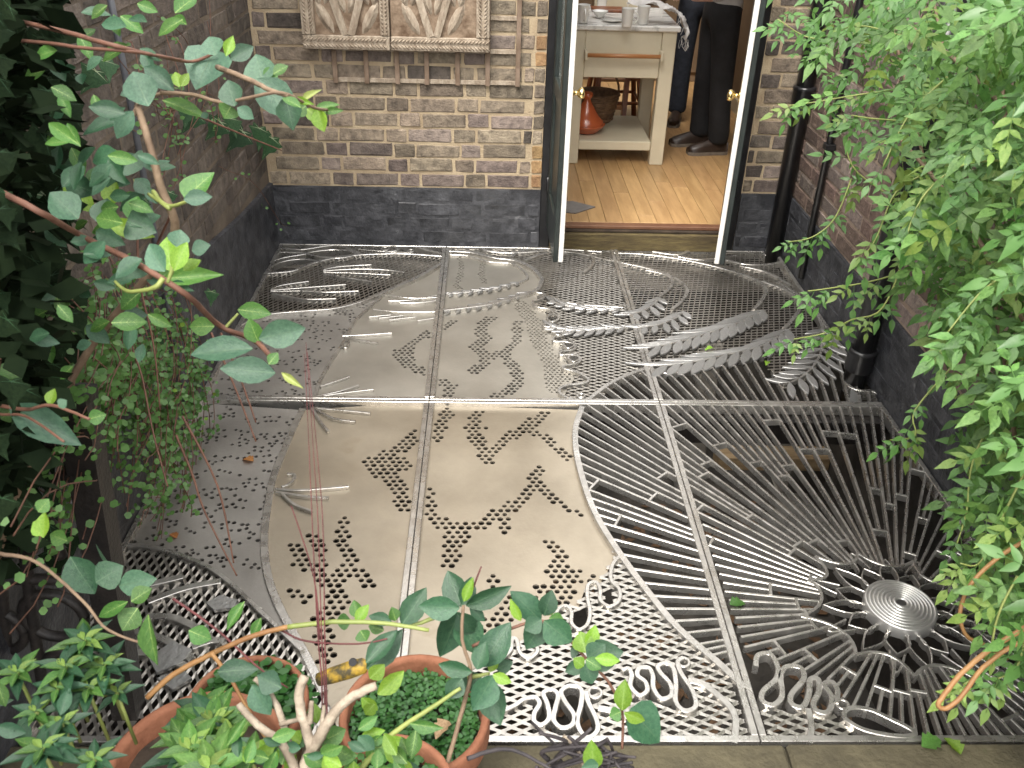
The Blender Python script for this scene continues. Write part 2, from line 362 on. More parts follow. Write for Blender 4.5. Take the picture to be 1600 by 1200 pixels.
# terrain / garden behind the camera, pit under the grating
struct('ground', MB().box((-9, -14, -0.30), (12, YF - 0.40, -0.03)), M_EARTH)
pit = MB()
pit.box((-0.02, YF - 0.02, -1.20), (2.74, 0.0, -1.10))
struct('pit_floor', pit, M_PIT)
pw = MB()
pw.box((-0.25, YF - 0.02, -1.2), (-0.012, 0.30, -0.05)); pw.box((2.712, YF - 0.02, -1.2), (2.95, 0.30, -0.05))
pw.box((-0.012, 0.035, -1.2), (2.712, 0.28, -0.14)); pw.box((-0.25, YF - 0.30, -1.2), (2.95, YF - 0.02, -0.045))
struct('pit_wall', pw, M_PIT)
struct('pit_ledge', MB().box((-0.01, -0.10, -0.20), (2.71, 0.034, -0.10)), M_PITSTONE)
kerb = thing('stone_kerb', 'mossy brown stone kerb along the near edge of the steel grating', 'kerb', (1.35, YF - 0.2, -0.05))
for i, (a, b) in enumerate(((-0.3, 0.92), (0.924, 1.85), (1.854, 3.1))):
    obj('kerb_stone', MB().cbox((a, YF - 0.40, -0.06), (b, YF - 0.012, 0.012 + 0.003 * i), 0.008), M_STONE, kerb)

# brick meshes shared between alike pieces
def brick_mesh(name, l, mt, irregular):
    rnd = random.Random(irregular)
    mb = MB().cbox((-l / 2, -0.02, -0.0325), (l / 2, 0.02, 0.0325), 0.005)
    mb.v = [(x + rnd.uniform(-.0038, .0038), y + rnd.uniform(-.002, .002), z + rnd.uniform(-.0034, .0034)) for x, y, z in mb.v]
    me = mb.mesh(name); me.materials.append(mt); return me
BR = {}
def brick_of(l, mt):
    key = (round(l, 3), mt.name, random.randrange(5))
    if key not in BR: BR[key] = brick_mesh('brick', l, mt, hash(key) % 1000 if False else len(BR))
    return BR[key]
def lay(parent, origin, along, out_dir, length, z0, courses, mats, name='brick', skip=None, proud=0.004, phase=0):
    """Flemish bond; bricks proud of the mortar sheet"""
    along = Vector(along); outd = Vector(out_dir); o = Vector(origin)
    rot = Matrix((along, -outd, Vector((0, 0, 1)))).transposed().to_4x4()
    for c in range(courses):
        z = z0 + (c + 0.5) * C_H
        s = -random.uniform(0.0, 0.04) - (0.056 if (c + phase) % 2 else 0.225); head = (c + phase) % 2
        while s < length:
            L = (0.1025 if head else 0.215) + random.uniform(-.006, .006)
            a, b = max(s, 0.003), min(s + L, length - 0.003)
            if b - a > 0.03:
                mid = (a + b) / 2
                p = o + along * mid + Vector((0, 0, z + random.uniform(-.003, .003))) - o.z * Vector((0, 0, 1)) + outd * (proud - 0.02 + random.uniform(-.0015, .0015))
                if not (skip and skip(p)):
                    mt = random.choices([x for x, _ in mats], [w for _, w in mats])[0]
                    l = 0.215 if b - a > 0.2 else (0.1025 if 0.095 < b - a < 0.112 else round((b - a) / 0.015) * 0.015)
                    q = Matrix.Translation(p) @ rot @ Matrix.Rotation(random.uniform(-.012, .012), 4, 'Y') @ Matrix.Scale((b - a) / l, 4, (1, 0, 0))
                    inst(name, brick_of(l, mt), parent, q)
            s += L + 0.0115; head = not head

PL = 4 * C_H + 0.02           # top of the black painted plinth
OX0, OX1 = 1.393, 2.444       # door opening
BW = thing('brick_house_wall', 'brown stock brick house wall with black painted plinth behind the grating', 'wall', (1.35, 0.1, 0))
mb = MB()
mb.box((-0.3, 0.0, -0.02), (OX0, 0.28, 2.72)); mb.box((OX1, 0.0, -0.02), (3.1, 0.28, 2.72)); mb.box((OX0, 0.0, 2.25), (OX1, 0.28, 2.72))
obj('mortar', mb, M_MORTAR, BW)
mixA = [(M_BRICK, 6), (M_BRICKP, 4), (M_BRICKD, 1)]
lay(BW, (0.0, 0, 0), (1, 0, 0), (0, -1, 0), OX0 - 0.055, PL, 15, mixA)
for c in range(15):                                   # reveal bricks beside the door, some orange
    z = PL + (c + .5) * C_H; l = 0.05
    inst('brick', brick_of(0.06, M_BRICKO if c in (0, 1, 2, 8, 9, 12) else M_BRICK), BW, Matrix.Translation((OX0 - 0.026, 0.016, z)) @ Matrix.Scale(0.86, 4, (1, 0, 0)))
lay(BW, (OX1, 0, 0), (1, 0, 0), (0, -1, 0), X1 - OX1, PL, 15, [(M_BRICK, 4), (M_BRICKD, 3), (M_BRICKP, 2), (M_BRICKO, 0.2)], phase=1)
for (a, b, ph) in ((0.0, OX0, 0), (OX1, X1, 1)):
    obj('plinth_skin', MB().box((a, -0.012, -0.015), (b, -0.001, PL - 0.004)), M_TAR, BW)
    lay(BW, (a, -0.012, 0), (1, 0, 0), (0, -1, 0), b - a, 0.016, 4, [(M_TAR, 1)], name='painted_brick', proud=0.0012, phase=ph)

# upper part of the house (above the picture) in the same brick, as one wall skin
LW = thing('dark_side_wall', 'sooty brown brick side wall on the left with sloping black plinth', 'wall', (-0.15, -1.5, 0))
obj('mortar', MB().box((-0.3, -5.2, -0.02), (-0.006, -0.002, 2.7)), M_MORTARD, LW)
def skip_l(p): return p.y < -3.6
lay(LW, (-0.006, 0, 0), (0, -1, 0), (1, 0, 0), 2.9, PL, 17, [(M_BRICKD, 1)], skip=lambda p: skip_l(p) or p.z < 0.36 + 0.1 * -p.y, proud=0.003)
lp = MB()
ys = [(0, PL + 0.01), (-0.6, 0.385), (-1.1, 0.45), (-1.8, 0.53), (-2.7, 0.64), (-4.2, 0.70)]
for (ya, za), (yb, zb) in zip(ys, ys[1:]):
    lp.add([(-.01, ya, -.015), (0.012, ya, -.015), (0.012, ya, za - .006), (-.01, ya, za), (-.01, yb, -.015), (0.012, yb, -.015), (0.012, yb, zb - .006), (-.01, yb, zb)],
           [(1, 5, 6, 2)[::-1], (2, 6, 7, 3)[::-1], (0, 1, 2, 3), (7, 6, 5, 4)])
obj('plinth_skin', lp, M_TAR, LW)
RW = thing('red_brown_side_wall', 'red brown brick side wall on the right behind the climbing plant', 'wall', (2.85, -1.5, 0))
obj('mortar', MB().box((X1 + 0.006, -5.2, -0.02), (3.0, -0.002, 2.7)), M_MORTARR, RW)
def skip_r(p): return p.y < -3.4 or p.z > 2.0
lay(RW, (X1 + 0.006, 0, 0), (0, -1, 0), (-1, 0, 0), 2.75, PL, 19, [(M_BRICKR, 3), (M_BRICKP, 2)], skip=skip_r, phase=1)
obj('plinth_skin', MB().box((X1 - 0.008, -4.2, -0.015), (X1 + 0.006, -0.014, PL - 0.004)), M_TAR, RW)
def skip_rp(p): return skip_r(p)
lay(RW, (X1 - 0.008, -0.014, 0), (0, -1, 0), (-1, 0, 0), 2.2, 0.016, 4, [(M_TAR, 1)], name='painted_brick', proud=0.0012, skip=skip_rp)

# ---- kitchen seen through the door
KF = 0.125
kf = struct('kitchen_floor', MB().box((0.9, 0.02, -0.02), (3.6, 3.9, KF - 0.02)), M_SILL)
pwid = 0.092; x = 0.93; row = 0
while x < 3.5:
    y = 0.055 - random.uniform(0.1, 1.0)
    while y < 3.85:
        ln = random.uniform(0.9, 1.5); a, b = max(y, 0.055), min(y + ln, 3.88)
        if b - a > 0.05:
            obj('plank', MB().cbox((x + .0008, a + .0008, KF - 0.0195), (x + pwid - .0008, b - .0008, KF), 0.0012), M_FLOOR, kf)
        y += ln
    x += pwid
kw = MB()
kw.box((0.80, 0.285, -0.02), (0.90, 3.9, 2.6)); kw.box((0.8, 3.9, -0.02), (3.7, 4.0, 2.6))
kw.box((0.8, 0.285, 2.6), (1.2, 4.0, 2.7)); kw.box((2.7, 0.285, 2.6), (3.7, 4.0, 2.7)); kw.box((1.2, 0.285, 2.6), (2.7, 0.7, 2.7)); kw.box((1.2, 2.3, 2.6), (2.7, 4.0, 2.7))  # ceiling with an unseen roof opening, added to let daylight onto the table
struct('kitchen_wall', kw, M_BROWNW)
struct('kitchen_side_wall', MB().box((3.02, 0.285, -0.01), (3.7, 3.9, 2.6)), M_BROWNW)
struct('skirting_board', MB().box((3.0, 0.285, KF), (3.02, 3.9, KF + 0.10)), M_CREAM)
obj('skirting', MB().box((0.9, 3.88, KF), (3.0, 3.899, KF + 0.10)), M_CREAM)['kind'] = 'structure'

# door frame, threshold, leaves
df = thing('door_frame', 'black painted timber frame around the open kitchen doors', 'door frame', (1.92, 0.0, 0))
obj('jamb', MB().cbox((OX0, -0.004, 0), (OX0 + 0.057, 0.12, 2.2), 0.004), M_BLACK, df)
obj('jamb', MB().cbox((OX1 - 0.057, -0.004, 0), (OX1, 0.12, 2.2), 0.004), M_BLACK, df)
obj('lintel', MB().cbox((OX0, -0.004, 2.2), (OX1, 0.12, 2.25), 0.004), M_BLACK, df)
th = thing('door_sill', 'weathered mossy timber sill below the kitchen floor', 'door sill', (1.92, 0, 0))
obj('sill_board', MB().cbox((OX0 + 0.058, -0.022, -0.01), (OX1 - 0.058, 0.055, 0.088), 0.006), M_SILL, th)
obj('drip_strip', MB().cbox((OX0 + 0.058, -0.008, 0.090), (OX1 - 0.058, 0.053, 0.104), 0.003), M_EARTH, th)
obj('weather_bar', MB().cbox((OX0 + 0.058, 0.004, 0.105), (OX1 - 0.058, 0.0535, KF - 0.001), 0.003), M_SILLR, th)

def door_leaf(hinge, lead, side, label):
    h = Vector((*hinge, 0)); l = Vector((*lead, 0)); d = (l - h); wd = d.length; d.normalize()
    n = Vector((-d.y, d.x, 0)) * side                   # towards the outer (black) face
    rt = Matrix((d, n, Vector((0, 0, 1)))).transposed().to_4x4()
    r = bpy.data.objects.new('door_leaf', None); COL.objects.link(r); r.empty_display_size = 0.05
    base = Vector((h.x, h.y, KF)); r.location = base
    tag(r, label, 'door', 'open kitchen doors')
    T = Matrix.Translation(h) @ rt
    def prt(name, a, b, mt, c=0.003, mb_=None):
        q = mb_ or MB().cbox(a, b, c)
        q.v = [tuple(T @ Vector(p)) for p in q.v]
        if rt.determinant() < 0: q.f = [f[::-1] for f in q.f]
        return obj(name, q, mt, r)
    z0, z1, st, t = KF + 0.006, 2.19, 0.085, 0.024
    # inner half painted white, outer half black: two skins of one leaf
    for (o0, o1, mt) in ((-t, -0.001, M_WHITE), (0.001, t, M_DKGREEN)):
        prt('stile', (0.004, o0, z0), (st, o1, z1), mt)
        prt('stile', (wd - st, o0, z0), (wd, o1, z1), mt)
        for (a, b) in ((z0, z0 + 0.20), (z0 + 0.70, z0 + 0.78), (z0 + 1.38, z0 + 1.42), (z1 - 0.09, z1)):
            prt('rail', (st, o0 + 0.001, a), (wd - st, o1 - 0.001, b), mt)
        prt('door_panel', (st, o0 * 0.5, z0 + 0.20), (wd - st, o1 * 0.5, z0 + 0.70), mt)
    for (a, b) in ((0.78, 1.38), (1.42, 1.94)):
        prt('pane', (st, -0.003, z0 + a), (wd - st, 0.003, z0 + b), M_GLASS, 0.0005)
    kn = T @ Vector((wd - 0.045, -t, 0.92)); nv = -n
    k = MB(); 
    for (rr, dd) in (((0.026, 0.0), None), ): pass
    ax = nv; u = Vector((0, 0, 1)); w = ax.cross(u)
    prof = [(0.0, 0), (0.026, 0.0), (0.026, 0.004), (0.011, 0.008), (0.009, 0.022), (0.020, 0.030), (0.026, 0.042), (0.022, 0.054), (0.0, 0.058)]
    vs_ = [kn + ax * z + (u * math.cos(2 * math.pi * j / 16) + w * math.sin(2 * math.pi * j / 16)) * q for q, z in prof for j in range(16)]
    k.add(vs_, [(i * 16 + j, i * 16 + (j + 1) % 16, (i + 1) * 16 + (j + 1) % 16, (i + 1) * 16 + j) for i in range(len(prof) - 1) for j in range(16)])
    obj('door_knob', k, M_BRASS, r, True)
    pl = MB(); vs_ = []
    e = [kn + u * a + w * b + ax * c for c in (0.0005, 0.003) for a, b in ((0.075, -0.018), (0.075, 0.018), (-0.095, 0.018), (-0.095, -0.018))]
    pl.add(e, [(0, 1, 2, 3), (7, 6, 5, 4), (0, 4, 5, 1), (1, 5, 6, 2), (2, 6, 7, 3), (3, 7, 4, 0)])
    obj('lock_plate', pl, M_BRASS, r)
    for hz in (0.35, 1.95):
        c = T @ Vector((0.002, t, hz))
        obj('hinge', MB().tube([c - Vector((0, 0, .04)), c + Vector((0, 0, .04))], 0.008, 8), M_BLACK, r, True)
    return r
door_leaf((1.452, -0.012), (1.461, -0.505), -1, 'left black and white door leaf swung out over the grating')
door_leaf((2.384, -0.012), (2.245, -0.500), 1, 'right door leaf seen from its white inner side')

# drainpipes and cables
def pipe(x, y, z0, z1, r, label, m_=M_BLACK, collars=(), name='drainpipe'):
    t = thing(name, label, 'pipe', (x, y, z0))
    obj('pipe_tube', MB().tube([(x, y, z0), (x, y, z1)], r, 20), m_, t, True)
    for z in collars:
        obj('collar', MB().lathe([(r, -.05), (r + .008, -.048), (r + .010, -.04), (r + .010, .03), (r + .013, .034), (r + .013, .048), (r, .052)], (x, y, z), 20), m_, t, True)
    return t
pipe(2.655, -0.052, -0.08, 3.6, 0.043, 'thick black drainpipe in the corner right of the doors', collars=(0.83, 2.2))
t = pipe(2.676, -0.46, 0.05, 2.3, 0.016, 'thin black pipe clipped to the right brick wall', collars=())
obj('pipe_clip', MB().cbox((2.655, -0.485, 0.69), (2.70, -0.435, 0.72), 0.003), M_BLACK, t)
pipe(2.640, -1.36, -0.10, 1.6, 0.046, 'black drainpipe standing in the notch of the right grating edge', collars=(0.10,))
t = thing('wall_cable', 'thin grey cable running down the left side wall', 'cable', (0.02, -1.69, 0.06))
obj('cable', MB().tube([(0.022, -1.665, 1.9), (0.022, -1.672, 1.17), (0.022, -1.69, 0.62), (0.028, -1.70, 0.28), (0.026, -1.72, 0.02)], 0.011, 8), M_CABLE, t, True)

# carved panel and trellis
cp = thing('carved_panel', 'bleached carved wooden double panel hung on the brick wall', 'wood carving', (0.69, -0.06, 1.01))
cz0, cz1, cx0, cx1, cxm = 1.005, 1.95, 0.247, 1.118, 0.655
def cbx(name, a, b, c=0.004, m_=M_CARVE, lab=None): return obj(name, MB().cbox(a, b, c), m_, cp, label=lab)
cbx('backing_board', (cx0 + .01, -0.055, cz0 + .01), (cxm - .002, -0.030, cz1), .004, M_CARVEB)
cbx('backing_board', (cxm + .002, -0.055, cz0 + .01), (cx1 - .01, -0.030, cz1), .004, M_CARVEB)
def rope(a, b, wd, dirx):
    """border board with slanted ridges cut in two facing rows"""
    q = MB().cbox((a[0], -0.073, a[1]), (b[0], -0.054, b[1]), 0.003)
    L_ = b[0] - a[0] if dirx else b[1] - a[1]; n = int(L_ / 0.017)
    for i in range(n):
        s = (i + .5) * 0.017
        for h in (0, 1):
            if dirx: c = Vector((a[0] + s, -0.0745, a[1] + wd * (0.28 + 0.44 * h))); sl = 0.7 if h else -0.7
            else: c = Vector((a[0] + wd * (0.28 + 0.44 * h), -0.0745, a[1] + s)); sl = 0.9 if h else -0.9
            u = Vector((math.cos(sl), 0, math.sin(sl))) if dirx else Vector((math.cos(sl), 0, math.sin(sl)))
            w = Vector((-u.z, 0, u.x)); l_, k_ = wd * 0.27, 0.0058
            p = [c + u * l_ + Vector((0, .003, 0)), c + w * k_ + Vector((0, .003, 0)), c - u * l_ + Vector((0, .003, 0)), c - w * k_ + Vector((0, .003, 0)), c + Vector((0, -.011, 0))]
            q.add(p, [(0, 4, 1), (1, 4, 2), (2, 4, 3), (3, 4, 0)][::-1])
    return q
for (a, b, wd, dx) in (((cx0, cz0), (cxm - .003, cz0 + .062), .062, True), ((cxm + .003, cz0), (cx1, cz0 + .062), .062, True),
                       ((cx0, cz0 + .064), (cx0 + .062, cz1), .062, False), ((cx1 - .062, cz0 + .064), (cx1, cz1), .062, False),
                       ((cxm - .045, cz0 + .064), (cxm - .003, cz1), .042, False)):
    obj('border_rail', rope(a, b, wd, dx), M_CARVE, cp)
def slat3(a, b, w, y0, y1, m_, name, par, ridge=True):
    a = Vector((a[0], 0, a[1])); b = Vector((b[0], 0, b[1])); d = (b - a).normalized(); n = Vector((-d.z, 0, d.x)) * w / 2
    Y0 = Vector((0, y0, 0)); Y1 = Vector((0, y1, 0)); k = n * 0.55
    vs_ = [a + n + Y0, a + n * .95 + Y1 * .8 + Y0 * .2, a + Y1, a - n * .95 + Y1 * .8 + Y0 * .2, a - n + Y0]
    vs_ += [v + (b - a) for v in vs_]
    fs_ = [(i, i + 1, i + 6, i + 5) for i in range(4)] + [(0, 4, 3, 2, 1)[::-1], (5, 6, 7, 8, 9)[::-1]]
    return obj(name, MB().add(vs_, fs_), m_, par)
cxs = ((cx0 + .062, cxm - .045), (cxm + .003, cx1 - .062))
for (a, b) in cxs:
    mid = (a + b) / 2; z0 = cz0 + .064
    for s in (-1, 1):
        slat3((mid + s * .014, z0), (mid + s * 0.125, z0 + .36), .034, -.055, -.074, M_CARVE, 'carved_rib', cp)
        slat3((mid + s * .125, z0 + .36), (mid + s * .010, z0 + .72), .034, -.055, -.074, M_CARVE, 'carved_rib', cp)
        # leaf-shaped carving either side
        for (cxp, czp, ang, l_, w_) in ((mid + s * .105, z0 + .075, s * .5 + (0 if s > 0 else 0), .16, .05), (mid + s * .075, z0 + .20, s * -.35, .15, .045),
                                        (mid + s * .135, z0 + .19, s * .15, .14, .04), (mid + s * .03, z0 + .16, s * .3, .14, .04), (mid + s * .11, z0 + .33, s * -.7, .12, .05),
                                        (mid + s * .045, z0 + .30, s * .2, .13, .045)):
            d = Vector((math.sin(ang), 0, math.cos(ang))); n = Vector((d.z, 0, -d.x)); c = Vector((cxp, -.055, czp))
            rim = [c + d * l_ / 2 * math.cos(t_) + n * w_ / 2 * math.sin(t_) * (1 if abs(math.cos(t_)) < .8 else .75) for t_ in [2 * math.pi * k / 12 for k in range(12)]]
            top = [c + d * l_ * .30 * math.cos(t_) + n * w_ * .13 * math.sin(t_) + Vector((0, -.013, 0)) for t_ in [2 * math.pi * k / 12 for k in range(12)]]
            fs_ = [(k, (k + 1) % 12, 12 + (k + 1) % 12, 12 + k) for k in range(12)] + [tuple(range(12, 24))]
            obj('carved_leaf', MB().add(rim + top, fs_), M_CARVE, cp)
tr = thing('trellis', 'thin weathered wooden trellis grid behind the carved panel', 'trellis', (0.82, -0.02, 0.85))
txs = [on(p, 110, 1, -0.016).x for p in (524, 573, 621, 667, 715, 762, 809)]
for i, xx in enumerate(txs):
    z0 = on(0, 0, 0, 1) if False else 0.842
    obj('upright_slat', MB().cbox((xx - .011, -0.029, z0), (xx + .011, -0.017, 1.75), .001), M_TRELLIS, tr)
for zz in (0.855, 1.0, 1.15, 1.30, 1.45, 1.60):
    obj('cross_slat', MB().cbox((txs[0] - .01, -0.016, zz - .010), (txs[-1] + .01, -0.005, zz + .010), .001), M_CARVE, tr)  # paler wood than the uprights: light on the slat tops put into the colour

# ================================================================== STEEL GRATING
LABS = {(0, 0): 'rear left grating panel with a wave corner and leaf shaped mesh', (0, 1): 'rear middle grating panel, half steel plate, half mesh arcs',
        (0, 2): 'rear right grating panel of mesh shells and steel fern fronds', (1, 0): 'front left grating panel, studded plate with mesh by the iron gate',
        (1, 1): 'front middle grating panel with hole clusters and wavy mesh corner', (1, 2): 'front right grating panel of rays round a spiral flower disc'}
PAN = {}
for (r_, c_), lb in LABS.items():
    PAN[r_, c_] = thing('grating_panel', lb, 'grating', ((c_ + .5) * GW, -(r_ + .5) * GD, -0.03), 'steel grating panels')
def clip_rect(poly, x0, x1, y0, y1):
    for ax, v, sg in ((0, x0, 1), (0, x1, -1), (1, y0, 1), (1, y1, -1)):
        o = []; n = len(poly)
        for i in range(n):
            a, b = poly[i], poly[(i + 1) % n]; da, db = (a[ax] - v) * sg, (b[ax] - v) * sg
            if da >= 0: o.append(a)
            if (da >= 0) != (db >= 0):
                t = da / (da - db); o.append((a[0] + (b[0] - a[0]) * t, a[1] + (b[1] - a[1]) * t))
        poly = o
        if not poly: return []
    return poly
BARW = 0.018
def prect(r_, c_, inset=BARW + .0015):
    return (c_ * GW + inset, (c_ + 1) * GW - inset, -(r_ + 1) * GD + inset, -r_ * GD - inset)
# frames
XR = GW * 3 - 0.012
for (r_, c_), T in PAN.items():
    x0, x1, y0, y1 = c_ * GW + .0012, (c_ + 1) * GW - .0012, -(r_ + 1) * GD + .0012, -r_ * GD - .0012
    if c_ == 0: x0 = 0.014
    if c_ == 2: x1 = XR
    if r_ == 1: y0 = YF + 0.004
    b = BARW
    def fb(a, e): obj('frame_bar', MB().cbox((a[0], a[1], -0.042), (e[0], e[1], 0.0), 0.0015), M_STEEL, T)
    xr_back = x1 - (0.075 if (r_, c_) == (0, 2) else 0)
    fb((x0, y1 - b), (xr_back, y1)); fb((x0, y0), (x1, y0 + b)); fb((x0, y0 + b + .0003), (x0 + b, y1 - b - .0003))
    if (r_, c_) == (0, 2):
        fb((x1 - b, -1.30), (x1, y1 - 0.075))
        obj('notch_bar', MB().bar(smooth2([Vector(p) for p in ((xr_back, y1 - .01), (x1 - .078, y1 - .05), (x1 - .04, y1 - .068), (x1 - .004, y1 - .076))], 5), .014, -.0006, .04), M_STEEL, T)
        obj('notch_bar', MB().bar(fl([(1322, 596), (1330, 604), (1345, 609), (1366, 611), (1378, 620), (1386, 632)]), .016, -.0006, .04), M_STEEL, T)
    else:
        fb((x1 - b, y0 + b + .0003), (x1, y1 - b - .0003))

def lattice_holes(strokes, r, sp, jit=0.06, rnd=None):
    """hole centres on a hexagonal lattice lying within half-width of traced strokes (pixels: list of (points, half width px))"""
    rnd = rnd or random.Random(3); out = []
    st = []
    for pts, hw in strokes:
        q = [g2(*p) for p in pts]; xs = [p[0] for p in q]; ys_ = [p[1] for p in q]
        my = sum(p[1] for p in pts) / len(pts); sc = (g2(pts[0][0] + 10, my)[0] - g2(pts[0][0], my)[0]) / 10
        st.append((q, hw * sc * 1.16, min(xs) - .1, max(xs) + .1, min(ys_) - .1, max(ys_) + .1))
    X0_ = min(s[2] for s in st); X1_ = max(s[3] for s in st); Y0_ = min(s[4] for s in st); Y1_ = max(s[5] for s in st)
    j = 0; y = Y0_
    while y < Y1_:
        x = X0_ + (sp / 2 if j % 2 else 0)
        while x < X1_:
            xx, yy = x + rnd.uniform(-jit, jit) * sp, y + rnd.uniform(-jit, jit) * sp
            for q, hw, a, b_, c, d in st:
                if a < xx < b_ and c < yy < d and polydist(xx, yy, q) < hw:
                    out.append((xx, yy, r * rnd.uniform(0.82, 1.12))); break
            x += sp
        y += sp * 0.866; j += 1
    return out
def plate(T, poly, holes, mt, z=-0.020, th=0.006, name='plate', lab=None):
    """flat plate with real round holes"""
    hs = []
    xs = [p[0] for p in poly]; ys_ = [p[1] for p in poly]
    for (x, y, r) in holes:
        if min(xs) < x < max(xs) and min(ys_) < y < max(ys_) and inpoly(x, y, poly) and polydist(x, y, poly, True) > r + .004:
            if all((x - a) ** 2 + (y - b) ** 2 > (r + c + .0015) ** 2 for a, b, c in hs): hs.append((x, y, r))
    vv = [Vector((p[0], p[1])) for p in poly]; n = len(vv); ed = [(i, (i + 1) % n) for i in range(n)]; loops = [list(range(n))]
    for (x, y, r) in hs:
        k = 12; o = len(vv)
        vv += [Vector((x + r * math.cos(2 * math.pi * j / k), y + r * math.sin(2 * math.pi * j / k))) for j in range(k)]
        ed += [(o + j, o + (j + 1) % k) for j in range(k)]; loops.append(list(range(o, o + k)))
    V, E, Fc, ov, oe, of = delaunay_2d_cdt(vv, ed, [], 0, 1e-6)
    cell = {}
    for h in hs:
        for i in (-1, 0, 1):
            for j in (-1, 0, 1): cell.setdefault((int(h[0] / .03) + i, int(h[1] / .03) + j), []).append(h)
    mb = MB(); fs_ = []
    for f in Fc:
        x = sum(V[i].x for i in f) / 3; y = sum(V[i].y for i in f) / 3
        if not inpoly(x, y, poly): continue
        if any((x - a) ** 2 + (y - b) ** 2 < (c * .97) ** 2 for a, b, c in cell.get((int(x / .03), int(y / .03)), ())): continue
        a, b, c = (V[i] for i in f)
        fs_.append(tuple(f) if (b - a).cross(c - a) > 0 else tuple(f)[::-1])
    top = [(v.x, v.y, z) for v in V]; N_ = len(top)
    mb.add(top + [(v.x, v.y, z - th) for v in V], fs_)
    mb.f += [tuple(i + N_ for i in f[::-1]) for f in fs_]; mb.mi += [0] * len(fs_)
    o = len(mb.v)
    for li, lp_ in enumerate(loops):
        q = [vv[i] for i in lp_]; k = len(q); area = sum(q[i].x * q[(i + 1) % k].y - q[(i + 1) % k].x * q[i].y for i in range(k))
        if (area < 0): q = q[::-1]
        base = len(mb.v)
        mb.v += [(p.x, p.y, z) for p in q] + [(p.x, p.y, z - th) for p in q]
        for i in range(k):
            f = (base + i, base + k + i, base + k + (i + 1) % k, base + (i + 1) % k)
            mb.f.append(f if li == 0 else f[::-1]); mb.mi.append(0)
    return obj(name, mb, mt, T, label=lab)
def mesh_sheet(T, poly, lwd=0.05, swd=0.025, ang=0.0, sw=0.0056, z=-0.013, excl=(), tilt=0.16, name='mesh_sheet'):
    """expanded metal: every strand is a slanted strip of its own"""
    ca, sa = math.cos(ang), math.sin(ang); xs = [p[0] for p in poly]; ys_ = [p[1] for p in poly]
    cx, cy = (min(xs) + max(xs)) / 2, (min(ys_) + max(ys_)) / 2; rad = math.hypot(max(xs) - min(xs), max(ys_) - min(ys_)) / 2
    ni = int(rad / (lwd / 2)) + 2; nj = int(rad / (swd / 2)) + 2; mb = MB()
    def P(i, j):
        u, v = i * lwd / 2, j * swd / 2
        return (cx + u * ca - v * sa, cy + u * sa + v * ca)
    kx = 0.16
    for i in range(-ni, ni):
        for j in range(-nj, nj):
            if (i + j) % 2: continue
            for dj in (1, -1):
                a = P(i, j); b = P(i + 1, j + dj); mx, my = (a[0] + b[0]) / 2, (a[1] + b[1]) / 2
                if not (min(xs) < mx < max(xs) and min(ys_) < my < max(ys_)) or not inpoly(mx, my, poly): continue
                if any(inpoly(mx, my, e) for e in excl): continue
                dx, dy = b[0] - a[0], b[1] - a[1]; L_ = math.hypot(dx, dy); nx, ny = -dy / L_, dx / L_
                hw = sw / 2; tz = tilt * hw * (1 if dj > 0 else 1); ex, ey = dx / L_ * .0015, dy / L_ * .0015
                # bond end thicker than the middle
                q = []
                for (px_, py_, k) in ((a[0] - ex, a[1] - ey, 1.25), (mx, my, 0.85), (b[0] + ex, b[1] + ey, 1.25)):
                    sgn = 1 if ny > 0 else -1
                    q += [(px_ + nx * hw * k, py_ + ny * hw * k, z + tz * sgn), (px_ - nx * hw * k, py_ - ny * hw * k, z - tz * sgn),
                          (px_ - nx * hw * k, py_ - ny * hw * k, z - tz * sgn - .0018), (px_ + nx * hw * k, py_ + ny * hw * k, z + tz * sgn - .0018)]
                mb.add(q, [(s_ + k_, s_ + 4 + k_, s_ + 4 + (k_ + 1) % 4, s_ + (k_ + 1) % 4)[::-1] for s_ in (0, 4) for k_ in range(4)])
    return obj(name, mb, M_MESH, T)
def bars(T, lst, w, z1=-0.0008, h=0.030, name='curved_bar', mt=None, closed=False, k=5):
    for pts in lst: obj(name, MB().bar(fl(pts, k, closed), w, z1 + random.uniform(-.0004, .0004), h, closed), mt or M_STEEL, T)
def ringbar(T, p, rpx, w=.008):
    x, y = g2(*p); r = g2(p[0] + rpx, p[1])[0] - x
    obj('ring', MB().bar([(x + r * math.cos(a), y + r * math.sin(a)) for a in [2 * math.pi * i / 16 for i in range(16)]], w, -.0012, .028, True), M_STEEL, T)
def pp(pts): return [g2(*p) for p in pts]
def ppr(pts, r_, c_, ins=BARW): return clip_rect([tuple(q) for q in pp(pts)], *prect(r_, c_, ins))
